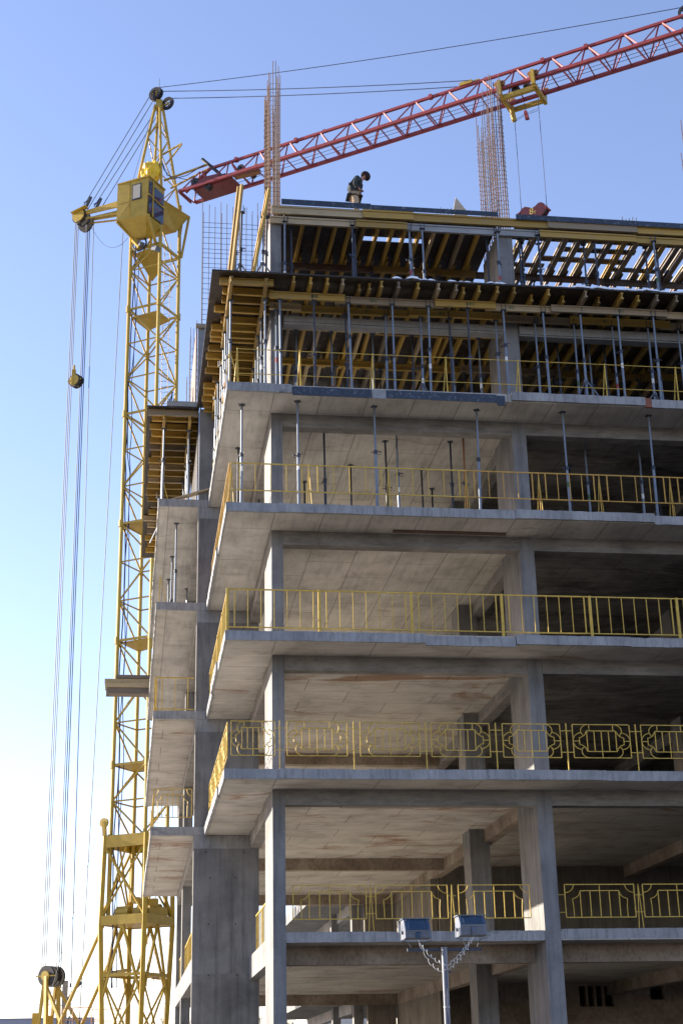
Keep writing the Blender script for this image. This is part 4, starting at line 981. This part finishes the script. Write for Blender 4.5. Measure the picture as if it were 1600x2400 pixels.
# pendants
PE = jp(6.2, JW / 2, JH + .12)
for dv, z in ((-.1, 47.75), (.12, 47.35)):
    rope('pendant', (cp(.1 + (.35 if dv > 0 else 0), dv, z - .05), PE + JN * dv + UZ * (.05 if dv < 0 else -.1)), .022, .12)
rope('long_pendant', (cp(.05, -.1, 47.95), jp(16.1, JW / 2, JH + .42)), .02, .25)
rope('long_pendant', (jp(16.3, JW / 2, JH + .42), jp(S1, JW / 2, JH + .1)), .02)
cpart(MB().bar(PE - JD * .45, PE + JD * .15, .2, .16).bar(PE - JD * .3, PE + JD * .5, .07), 'pendant_clamp', 'crane_yellow')
s1 = cpart(MB().disc(jp(16.15, JW / 2, JH + .15), JN, .25, .36, .1, 24).disc(jp(16.15, JW / 2, JH + .15), JN, .02, .1, .12, 12), 'sheave', 'black_rubber')
mb = MB()
for i in range(5):
    a = i * 2 * math.pi / 5; mb.bar(jp(16.15, JW / 2, JH + .15), jp(16.15 + .28 * math.cos(a), JW / 2, JH + .15 + .28 * math.sin(a)), .07, .05)
cpart(mb, 'spokes', 'steel_dark', s1)
# trolley
TS = 8.65; ta, tb = TS - .78, TS + .78
tr = empty('crane_trolley', jp(TS, 0, 0), 'yellow trolley frame riding below the red jib', 'trolley')
def tpart(mb, name, m): return opart(mb, name, m, tr)
for s_, e in ((ta, 0), (tb, 1)):
    tpart(MB().bar(jp(s_, -.16, .32), jp(s_, -.14, -.42), .16, .2).bar(jp(s_, -.12, -.38), jp(s_ + .02, JW + .12, -.40), .16, .2).bar(jp(s_, JW + .16, .3), jp(s_, JW + .14, -.45), .14, .18), 'side_frame', 'crane_yellow')
    for q in ((s_ - .14, -.1, .2), (s_ + .14, -.1, .2), (s_ + .12, JW + .1, .18)): tpart(MB().disc(jp(*q), JN, .02, .12, .1, 14), 'roller', 'steel_rust')
tpart(MB().bar(jp(ta, .1, -.42), jp(tb, .1, -.42), .16, .22).bar(jp(ta, JW - .1, -.45), jp(tb, JW - .1, -.45), .14, .2).bar(jp(TS - .5, .3, -.25), jp(TS + .5, .3, -.25), .3, .1), 'cross_beam', 'crane_yellow')
tpart(MB().bar(jp(ta + .12, JW * .75, -.45), jp(ta + .2, JW * .8, -1.15), .16, .18), 'rope_guide', 'crane_yellow')
tpart(MB().disc(jp(TS - .15, .2, -.15), JN, .05, .2, .12, 16).disc(jp(TS + .35, .25, -.1), JN, .05, .16, .12, 16), 'sheave', 'black_rubber')
ra, rb = jp(ta + .22, JW * .8, -1.1), jp(tb - .12, JW * .6, -.5)
HB = jp(TS + .08, JW * .7, 0); hz = 34.72
ha = Vector((ra.x, ra.y, hz + .22)); hb_ = Vector((rb.x, rb.y, hz + .08))
tpart(MB().tube([ra, ha], .014, 5), 'hoist_rope', 'rope'); tpart(MB().tube([rb, hb_], .014, 5), 'hoist_rope', 'rope')
tpart(MB().tube([ra - UZ * .0, jp(TS, JW * .7, -1.02), rb - UZ * .55], .009, 4).tube([ra - UZ * .08, jp(TS, JW * .7, -1.1), rb - UZ * .65], .009, 4), 'tie_line', 'rope')
tpart(MB().tube([jp(TS - .02, JW * .7, -.45), jp(TS, JW * .7, -.95)], .014, 5), 'limit_rope', 'rope')
tpart(MB().bar(jp(TS, JW * .7, -.9), jp(TS + .05, JW * .7, -1.35), .1, .14).bar(jp(TS + .06, JW * .7, -1.1), jp(TS + .1, JW * .7, -1.35), .14, .1), 'limit_switch', 'crane_red')
# hook block: double hump plate
ctr = (ha + hb_) / 2; dx = (hb_ - ha); dx.z = 0; L_ = dx.length / 2; dx.normalize(); dn = Vector((-dx.y, dx.x, 0))
hk = empty('hook_block', ctr, 'red twin-hump hook block marked 8т hanging over the navy top edge', 'hook block')
def hb2(a, h, t): return Vector(dx * (a * L_ * 1.06) + dn * t + UZ * (h - a * .10 - .04))
out = [(-1.02, 0), (-.95, .10), (-.78, .22), (-.55, .28), (-.3, .22), (-.02, .12), (.25, .2), (.45, .30), (.66, .31), (.86, .22), (1.0, .05), (1.03, -.04), (.85, -.22), (.5, -.40), (-.5, -.42), (-.75, -.28), (-.95, -.12)]
for t0, t1 in ((-.15, -.10), (.10, .15)):
    mb = MB(); n_ = len(out)
    for t in (t0, t1): mb.v += [tuple(hb2(a, h, t)) for a, h in out]
    mb.f += [list(range(n_)), list(range(n_, 2 * n_))] + [[i, (i + 1) % n_, n_ + (i + 1) % n_, n_ + i] for i in range(n_)]
    mb.build('cheek_plate', 'hook_red', hk)
for a in (-.55, .56): MB().disc(hb2(a, .0, 0), dn, .06, .255, .18, 22).build('sheave', 'steel_dark', hk)
MB().tube([hb2(-1.0, 0, -.2), hb2(-1.0, 0, .2)], .05, 8).tube([hb2(1.0, 0, -.2), hb2(1.0, 0, .2)], .05, 8).build('pin', 'crane_red', hk)
MB().tube([hb2(0, -.35, 0), hb2(0, -.75, 0)], .07, 8).tube([hb2(.13 * math.cos(R(a)), -.92 + .17 * math.sin(R(a)), 0) for a in range(90, -181, -30)], [.06, .06, .06, .065, .065, .06, .055, .05, .04, .03], 7).build('hook', 'steel_dark', hk)
for ch, x, s_, h in (('8', -.08, .42, -.04), ('т', .17, .26, -.11)):
    c_ = link('marking', text_mesh(ch, s_, 'mark_yellow'), hk)
    rm = Matrix((dx, UZ, -dn)).transposed().to_4x4(); rm.translation = hb2(x, h, -.153); c_.matrix_local = rm
# base tower with winch platform
mb = MB(); O = 1.02
def bp(a, b_, s_, z): return cp(a * s_, b_ * s_, z)
for a, b_ in cor:
    cpart(MB().bar(bp(a, b_, .98, 10.0), bp(a, b_, 1.03, 6.4), .17).bar(bp(a, b_, 1.03, 6.4), bp(a, b_, .80, -.6), .18), 'base_leg', 'crane_yellow')
for k in range(4):
    (a, b_), (c_, d_) = cor[k], cor[(k + 1) % 4]
    mb.bar(bp(a, b_, 1.0, 9.75), bp(c_, d_, 1.0, 9.75), .08, .5)
    mb.bar(bp(a, b_, 1.06, 6.55), bp(c_, d_, 1.06, 6.55), .1, .38)
    mb.tube([bp(a, b_, 1.0, 9.6), bp(c_, d_, 1.03, 6.7)], .06, 6); mb.tube([bp(c_, d_, .8, 9.6), bp(a, b_, 1.0, 6.7)], .045, 6)
    mb.tube([bp((a + c_) / 2, (b_ + d_) / 2, .9, 9.5), bp(a, b_, .95, 6.7)], .05, 6)
    mb.tube([bp((a + c_) / 2, (b_ + d_) / 2, 1.0, 6.4), bp(a, b_, .93, 3.4)], .07, 6); mb.tube([bp((a + c_) / 2, (b_ + d_) / 2, 1.0, 6.4), bp(c_, d_, .93, 3.4)], .07, 6)
    mb.bar(bp(a, b_, .95, 4.4), bp(c_, d_, .95, 4.4), .09, .12)
    mb.tube([bp(a, b_, .93, 4.3), bp(c_, d_, .85, 1.2)], .045, 6); mb.tube([bp(c_, d_, .93, 4.3), bp(a, b_, .85, 1.2)], .045, 6)
cpart(mb, 'base_frame', 'crane_yellow')
cpart(MB().bar(bp(-.95, 0, 1, 6.42), bp(.95, 0, 1, 6.42), 2.0, .06), 'winch_platform', 'crane_yellow')
cpart(MB().bar(bp(-.9, -.5, 1, 4.5), bp(0, -.5, 1, 4.6), .6, .06).bar(bp(.2, .3, 1, 4.55), bp(.8, .3, 1, 4.25), .7, .06), 'platform', 'crane_yellow')
mb = MB()
mb.tube([cp(-.5, -.6, 6.85), cp(.1, -.6, 6.85)], .28, 14).tube([cp(.25, -.55, 6.85), cp(.6, -.55, 6.85)], .2, 12).tube([cp(.1, .4, 6.95), cp(.8, .5, 6.95)], .3, 14).bar(cp(-.8, .3, 6.75), cp(-.2, .3, 6.75), .5, .5).bar(cp(.75, -.4, 6.8), cp(.9, .7, 6.8), .25, .6)
cpart(mb, 'winch', 'crane_yellow')
cpart(MB().bar(cp(.2, .9, 7.25), cp(.9, -.2, 7.25), .4, .3).bar(cp(-.2, 0, 7.4), cp(.1, 0, 7.4), .25, .25), 'control_box', 'crane_yellow')
cpart(MB().disc(cp(-1.05, -1.0, 10.55), V, .03, .2, .1, 16).bar(cp(-1.0, -1.0, 10.0), cp(-1.05, -1.0, 10.6), .14), 'rope_guide_sheave', 'crane_yellow')
# rear struts and rope frame
for v_ in (-.75, .75):
    cpart(MB().tube([cp(-1.05, v_, 6.5), cp(-3.0, v_, 2.6), cp(-3.05, v_, -1.2)], .075, 8), 'rear_strut', 'crane_yellow')
mb = MB()
for v_ in (-.4, .4):
    mb.bar(cp(BU + .05, v_, BZ), cp(BU + .35, v_ * 1.2, -1.2), .15); mb.bar(cp(BU - .05, v_, BZ - .2), cp(BU - .55, v_ * 1.1, -1.2), .11); mb.bar(cp(BU + .1, v_, BZ - .5), cp(-3.0, v_ * 1.5, 2.6), .12)
cpart(mb, 'rope_frame', 'crane_yellow')
s1 = cpart(MB().disc(cp(BU, -.32, BZ), V, .1, .42, .1, 24).disc(cp(BU, -.08, BZ), V, .1, .42, .1, 24).disc(cp(BU, .16, BZ), V, .1, .42, .1, 24).disc(cp(BU, .36, BZ), V, .1, .42, .1, 24), 'sheave', 'black_rubber')
cpart(MB().disc(cp(BU, -.42, BZ), V, .02, .2, .06, 16).bar(cp(BU - .48, -.4, BZ), cp(BU + .48, -.4, BZ), .05), 'cheek_plate', 'crane_yellow', s1)
cpart(MB().bar(cp(BU - .45, -.3, 2.2), cp(BU - .45, -.3, 3.1), .3, .15).bar(cp(BU - .1, .2, 2.2), cp(BU - .1, .2, 3.0), .25, .15), 'anchor_plate', 'crane_yellow')
cpart(MB().bar(cp(-4.6, 0, -1.25), cp(1.6, 0, -1.25), 2.4, .5), 'slewing_base', 'crane_yellow')
mb = MB()
for v_ in (-1.0, 1.0):
    for u_ in (-2.7, -2.2, -1.3):
        mb.tube([cp(u_, v_, -1), cp(u_, v_, 3.2)], .02, 5)
    mb.tube([cp(-2.7, v_, 3.2), cp(-1.3, v_, 3.2)], .018, 5); mb.tube([cp(-2.7, v_, 2.75), cp(-1.0, v_, 2.7)], .018, 5)
cpart(mb, 'guard_rail', 'steel_rust')

# ------------------------------------------------------------------ floodlight mast close to the camera
PY = -14.0
lp = empty('floodlight_mast', (2.1, PY, GZ), 'thin grey pole with a crossbar and two blue floodlights in front of the building', 'floodlight pole')
def lpart(mb, name, m, par=None): 
    c_ = mb.build(name, m, par or lp)
    if not par: c_.location = -Vector((2.1, PY, GZ))
    return c_
lpart(MB().tube([(2.1, PY, GZ), (2.1, PY, 1.71)], .039, 16), 'pole', 'lamp_grey')
lpart(MB().box(1.61, 2.62, PY + .042, PY + .085, 1.665, 1.705), 'crossbar', 'steel_dark')
mb = MB()
for z in (.95, .2, -.6): mb.tube([(2.1 + .042 * math.cos(t), PY + .042 * math.sin(t), z + .004 * math.sin(t)) for t in [i * .5236 for i in range(12)]], .005, 5, closed=True)
lpart(mb, 'clamp_ring', 'white_cable')
lpart(MB().tube([(2.105 + .006 * math.sin(i * 1.3), PY - .043, 1.45 - i * .12) for i in range(25)], .005, 5), 'pole_cable', 'cable_blue')
def flood(x0, x1, zt, zm, zb, tilt, fl):
    # wedge-shaped housing seen from behind: sloping blue back plate above, grey ribbed box below
    xm = (x0 + x1) / 2; hw = (x1 - x0) / 2
    h = MB().prism([(PY - .02, zt), (PY + .19, zt), (PY + .23, zb + .02), (PY + .06, zb), (PY - .13, zb + .01), (PY - .12, zm)], 0, x0 + .012, x1 - .012)
    body = lpart(h, 'lamp_housing', 'lamp_grey')
    b2 = lpart(MB().prism([(PY - .035, zt - .004), (PY - .02, zt - .002), (PY - .118, zm), (PY - .135, zm - .002)], 0, x0 + .025, x1 - .03), 'back_plate', 'lamp_blue', body)
    lpart(MB().box(x0 - .008, x1 + .008, PY - .055, PY + .2, zt, zt + .012), 'top_lip', 'lamp_blue' if fl else 'lamp_grey', body)
    mb = MB()
    for k in range(7):
        x = x0 + .06 + k * (x1 - x0 - .13) / 6
        mb.prism([(PY - .058, zt - .015), (PY - .036, zt - .012), (PY - .115, zm + .012), (PY - .145, zm + .015)], 0, x, x + .005)
    lpart(mb, 'cooling_fins', 'lamp_blue', body)
    mb = MB()
    for k in range(4):
        z = zb + .02 + k * (zm - zb - .02) / 4; mb.box(x0 + .03, x1 - .03, PY - .139, PY - .12, z, z + .006)
    for xx in (x0 + .03, x1 - .045): mb.box(xx, xx + .014, PY - .05, PY - .032, zt - .04, zt - .005)
    lpart(mb, 'ribs', 'lamp_grey', body)
    lpart(MB().prism([(PY - .17, zb + .06), (PY - .13, zm - .03), (PY - .13, zb - .005), (PY - .16, zb)], 0, xm - .03, xm + .03), 'terminal_box', 'lamp_blue' if fl else 'lamp_grey', body)
    mb = MB()
    for xx, sg in ((x0 + .07, 1), (x1 - .06, -1)):
        mb.tube([(xx - sg * .085, PY + .05, (zt + zb) / 2), (xx - sg * .085, PY + .05, zb - .01), (xx, PY + .06, zb - .03), (xx + sg * .05, PY + .065, 1.72)], .006, 5)
    lpart(mb, 'bracket', 'lamp_grey', body)
    lpart(MB().tube([(x0 - .015, PY + .05, (zt + zb) / 2 - .04), (x0 + .02, PY + .05, (zt + zb) / 2 - .04)], .022, 10).tube([(x1 - .02, PY + .05, (zt + zb) / 2 - .04), (x1 + .015, PY + .05, (zt + zb) / 2 - .04)], .022, 10), 'pivot_knob', 'lamp_grey', body)
    return body
b1 = flood(1.545, 1.915, 2.075, 1.93, 1.815, 0, 1); lpart(MB().prism([(1.50, 2.07), (1.545, 1.99), (1.545, 1.91), (1.503, 1.915)], 1, PY + .12, PY + .13), 'side_flap', 'far_wall', b1)
flood(2.295, 2.675, 2.115, 2.0, 1.845, 0, 0)
def coil(a, b_, sag, turns, r, seed):
    a, b_ = Vector(a), Vector(b_); pts = []; n_ = turns * 7; rr = random.Random(seed)
    for i in range(n_ + 1):
        t = i / n_; q = a.lerp(b_, t) - UZ * sag * 4 * t * (1 - t); amp = r * min(1, 6 * t, 6 * (1 - t))
        ph = 2 * math.pi * turns * t; pts.append(q + Vector((amp * .7 * math.cos(ph), amp * .8 * math.sin(ph) * .8, amp * math.sin(ph) + amp * .3 * math.cos(ph * .5 + seed))))
    return pts
lpart(MB().tube(coil((1.72, PY - .14, 1.80), (2.11, PY - .05, 1.48), .06, 7, .022, 1), .0032, 5).tube(coil((1.72, PY - .14, 1.80), (2.10, PY - .05, 1.42), .13, 6, .022, 2), .0032, 5).tube(coil((2.48, PY - .15, 1.83), (2.12, PY - .05, 1.46), .03, 9, .02, 3), .0032, 5).tube(coil((2.48, PY - .15, 1.83), (2.14, PY - .05, 1.42), .05, 7, .02, 4), .0032, 5), 'coiled_cable', 'white_cable')
lpart(MB().tube([(2.12, PY - .05, 1.46), (2.13, PY - .06, 1.42), (2.16, PY - .06, 1.38)], .008, 5), 'cable_tail', 'cable_blue')

# ------------------------------------------------------------------ worker
def skin_body(name, joints, bones, m, parent, lvl=2):
    me = bpy.data.meshes.new(name); me.from_pydata([j[0] for j in joints], bones, [])
    o = bpy.data.objects.new(name, me); COL.objects.link(o)
    sk = o.modifiers.new('skin', 'SKIN'); ss = o.modifiers.new('sub', 'SUBSURF'); ss.levels = ss.render_levels = lvl
    for i, j in enumerate(joints):
        r = j[1]; me.skin_vertices[0].data[i].radius = r if isinstance(r, tuple) else (r, r)
    me.skin_vertices[0].data[0].use_root = True
    bpy.context.view_layer.update()
    m2 = bpy.data.meshes.new_from_object(o.evaluated_get(bpy.context.evaluated_depsgraph_get()))
    bpy.data.objects.remove(o)
    m2.materials.clear(); m2.materials.append(M[m])
    for p in m2.polygons: p.use_smooth = True; p.material_index = 0
    return link(name, m2, parent)
WX, WY, WZ = 3.74, 1.62, 22.712
man = empty('person', (WX - .06, WY, WZ), 'worker in dark green jacket and tan trousers looking down on the top deck', 'person')
# facing +x, y- is towards the camera
J = [((0, 0, .93), (.13, .15)), ((.0, 0, 1.10), (.12, .145)), ((-.01, 0, 1.28), (.12, .16)), ((.03, 0, 1.40), (.09, .13)), ((.09, 0, 1.47), (.055, .055)), ((.145, 0, 1.52), (.06, .06)), ((.175, 0, 1.575), (.095, .078)), ((.19, 0, 1.63), (.075, .065)),
     ((-.01, -.185, 1.38), (.06, .06)), ((-.07, -.235, 1.14), (.047, .047)), ((.10, -.19, .99), (.036, .036)), ((.16, -.15, .97), (.03, .022)),
     ((-.01, .185, 1.38), (.06, .06)), ((-.05, .235, 1.14), (.047, .047)), ((.12, .17, 1.0), (.036, .036)), ((.18, .13, .98), (.03, .022)),
     ((.0, -.095, .84), (.095, .09)), ((.02, -.10, .47), (.062, .062)), ((-.02, -.10, .09), (.042, .042)), ((.10, -.11, .045), (.04, .035)),
     ((.02, .095, .84), (.095, .09)), ((.07, .10, .47), (.062, .062)), ((.05, .10, .09), (.042, .042)), ((.17, .11, .045), (.04, .035))]
Bn = [(0, 1), (1, 2), (2, 3), (3, 4), (4, 5), (5, 6), (6, 7), (2, 8), (8, 9), (9, 10), (10, 11), (2, 12), (12, 13), (13, 14), (14, 15), (0, 16), (16, 17), (17, 18), (18, 19), (0, 20), (20, 21), (21, 22), (22, 23)]
lean = lambda js: [((p[0] + max(0, p[2] - 1.0) * .26, p[1], p[2] - max(0, p[2] - 1.3) * .12), r) for p, r in js]
skin_body('body', lean(J), Bn, 'skin', man)
# face and hands details
MB().tube([(.414, 0, 1.55), (.437, 0, 1.52), (.414, 0, 1.51)], [.012, .018, .01], 6).tube([(.285, -.078, 1.53), (.285, -.086, 1.56)], .014, 6).tube([(.285, .078, 1.53), (.285, .086, 1.56)], .014, 6).build('face', 'skin', man)
for sy in (-1, 1):
    mb = MB(); by = sy * (.15 if sy < 0 else .13); bx, bz = (.16, .97) if sy < 0 else (.18, .98)
    for k, ln in enumerate((.062, .072, .068, .055)):
        y = by + (k - 1.5) * .018
        mb.tube([(bx + .02, y, bz + .012), (bx + .02 + ln * .6, y - sy * .006, bz), (bx + .02 + ln * .8, y - sy * .012, bz - ln * .5)], [.010, .009, .007], 6)
    mb.tube([(bx - .01, by - sy * .03, bz + .01), (bx + .03, by - sy * .055, bz + .015), (bx + .055, by - sy * .055, bz - .005)], [.012, .010, .008], 6)
    mb.build('fingers', 'skin', man)
JJ = [((0, 0, .98), (.185, .205)), ((-.015, 0, 1.12), (.175, .20)), ((-.03, 0, 1.28), (.17, .205)), ((.03, 0, 1.41), (.13, .155)), ((.085, 0, 1.465), (.092, .095)),
      ((-.015, -.19, 1.37), (.085, .085)), ((-.075, -.245, 1.14), (.068, .068)), ((.08, -.20, .995), (.052, .052)),
      ((-.015, .19, 1.37), (.085, .085)), ((-.055, .245, 1.14), (.068, .068)), ((.09, .18, 1.005), (.052, .052)), ((-.02, 0, .80), (.215, .22))]
skin_body('jacket', lean(JJ), [(0, 1), (1, 2), (2, 3), (3, 4), (2, 5), (5, 6), (6, 7), (2, 8), (8, 9), (9, 10), (0, 11)], 'jacket', man)
TJ = [((0, 0, .90), (.14, .165)), ((-.005, -.098, .80), (.11, .105)), ((.02, -.10, .47), (.082, .082)), ((-.02, -.10, .10), (.07, .07)), ((.02, .098, .80), (.11, .105)), ((.07, .10, .47), (.082, .082)), ((.05, .10, .10), (.07, .07))]
skin_body('trousers', TJ, [(0, 1), (1, 2), (2, 3), (0, 4), (4, 5), (5, 6)], 'trousers', man)
bm = bmesh.new(); bmesh.ops.create_uvsphere(bm, u_segments=20, v_segments=12, radius=1)
for v_ in bm.verts:
    v_.co.x *= .155; v_.co.y *= .120; v_.co.z *= .135
bmesh.ops.delete(bm, geom=[v_ for v_ in bm.verts if v_.co.z < -.06 and v_.co.x > -.02], context='VERTS')
me = bpy.data.meshes.new('cap'); bm.to_mesh(me); bm.free(); me.materials.append(M['cap'])
for p in me.polygons: p.use_smooth = True
c_ = link('cap', me, man, (.335, 0, 1.565), (0, 1.1, 0))
c_.modifiers.new('solid', 'SOLIDIFY').thickness = .012
for sy, (x, y) in ((-1, (.03, -.105)), (1, (.10, .105))):
    MB().prism([(x - .13, .0), (x + .16, .0), (x + .16, .05), (x + .05, .10), (x + .0, .17), (x - .12, .17)], 1, y - .05, y + .05).build('boot', 'boot', man)

# ------------------------------------------------------------------ far things
up_ = empty('utility_pole', (-5.62, 60, GZ), 'grey utility pole with a street lamp arm at the lower left', 'pole')
def upart(mb, name, m): return opart(mb, name, m, up_)
upart(MB().box(-5.78, -5.46, 59.87, 60.13, GZ, 6.2), 'pole', 'timber_grey')
upart(MB().tube([(-5.55, 60, 5.0), (-5.2, 59.95, 5.55), (-4.95, 59.9, 5.9)], .055, 6).bar((-5.05, 59.9, 5.75), (-4.68, 59.9, 6.12), .24, .2), 'street_lamp', 'steel_dark')
mb = MB()
for dx_, z in ((-.28, 5.9), (.3, 5.95), (-.28, 4.9), (.3, 4.85), (.25, 3.9), (.3, 4.1), (.2, 5.1)): mb.tube([(-5.62 + dx_, 60, z - .12), (-5.62 + dx_, 60, z + .1)], .05, 6).bar((-5.62, 60, z - .1), (-5.62 + dx_, 60, z - .1), .03)
upart(mb, 'insulator', 'steel_dark')
mb = MB()
for (dx_, z), (x2, y2, z2) in (((-.28, 5.85), (-30, 66, 6.3)), ((-.28, 4.9), (-30, 52, 3.4)), ((-.28, 4.85), (-30, 66, 5.6)), ((.3, 5.85), (40, 70, 6.4)), ((.3, 4.85), (40, 70, 5.2)), ((.3, 4.0), (40, 70, 4.0)), ((-.2, 4.0), (-30, 58, 4.3))):
    mb.tube([(-5.62 + dx_, 60, z), (x2, y2, z2)], .012, 4)
upart(mb, 'overhead_wire', 'rope')
hs_ = empty('far_building', (-18, 78, GZ), 'distant low building with a long dark roof at the lower left', 'building')
opart(MB().box(-38, -4.6, 74, 84, GZ, 3.45), 'wall', 'far_wall', hs_)
opart(MB().prism([(73.4, 3.4), (84.6, 3.4), (84.6, 3.6), (79, 4.95), (73.4, 3.7)], 0, -39, -4.2), 'roof', 'far_roof', hs_)
h2 = empty('white_house', (9.6, 62, GZ), 'small sunlit white building seen through the ground storey', 'building')
opart(MB().box(8.8, 14, 60, 66, GZ, 5.2), 'wall', 'far_wall', h2)
opart(MB().prism([(59.6, 5.2), (66.4, 5.2), (63, 6.6)], 0, 8.5, 14.3), 'roof', 'brick_red', h2)
def tree(x, y, h, label, seed):
    rr = random.Random(seed); o = empty('bare_tree', (x, y, GZ), label, 'tree', 'bare trees beyond the site')
    tk = MB(); br = MB()
    def grow(p, d, L, r, lv, mb):
        q = p + d * L; mb.tube([p, p.lerp(q, .5) + Vector((rr.gauss(0, .05), rr.gauss(0, .05), 0)) * L, q], [r, r * .85, r * .62], 5 if lv else 7)
        if lv >= 5: return
        for k in range(3 if lv else 4):
            a = rr.uniform(0, 6.28); t = rr.uniform(.35, .8)
            nd = (d + Vector((math.cos(a), math.sin(a), rr.uniform(-.1, .35))) * t).normalized()
            grow(p.lerp(q, rr.uniform(.55, 1)), nd, L * rr.uniform(.6, .8), r * .58, lv + 1, br)
    grow(Vector((0, 0, 0)), Vector((0, 0, 1)), h * .32, h * .02, 0, tk)
    tk.build('trunk', 'bark', o); br.build('branches', 'bark', o)
tree(8.2, 61, 7.6, 'bare tree seen through the ground storey beside the corner column', 3)
tree(6.4, 64, 7.0, 'bare tree at the left of the opening between pier and column', 5)
tree(.9, 62, 7.8, 'bare tree behind the lower right of the crane base', 9)
tree(-.9, 70, 7.2, 'smaller bare tree behind the crane base legs', 11)
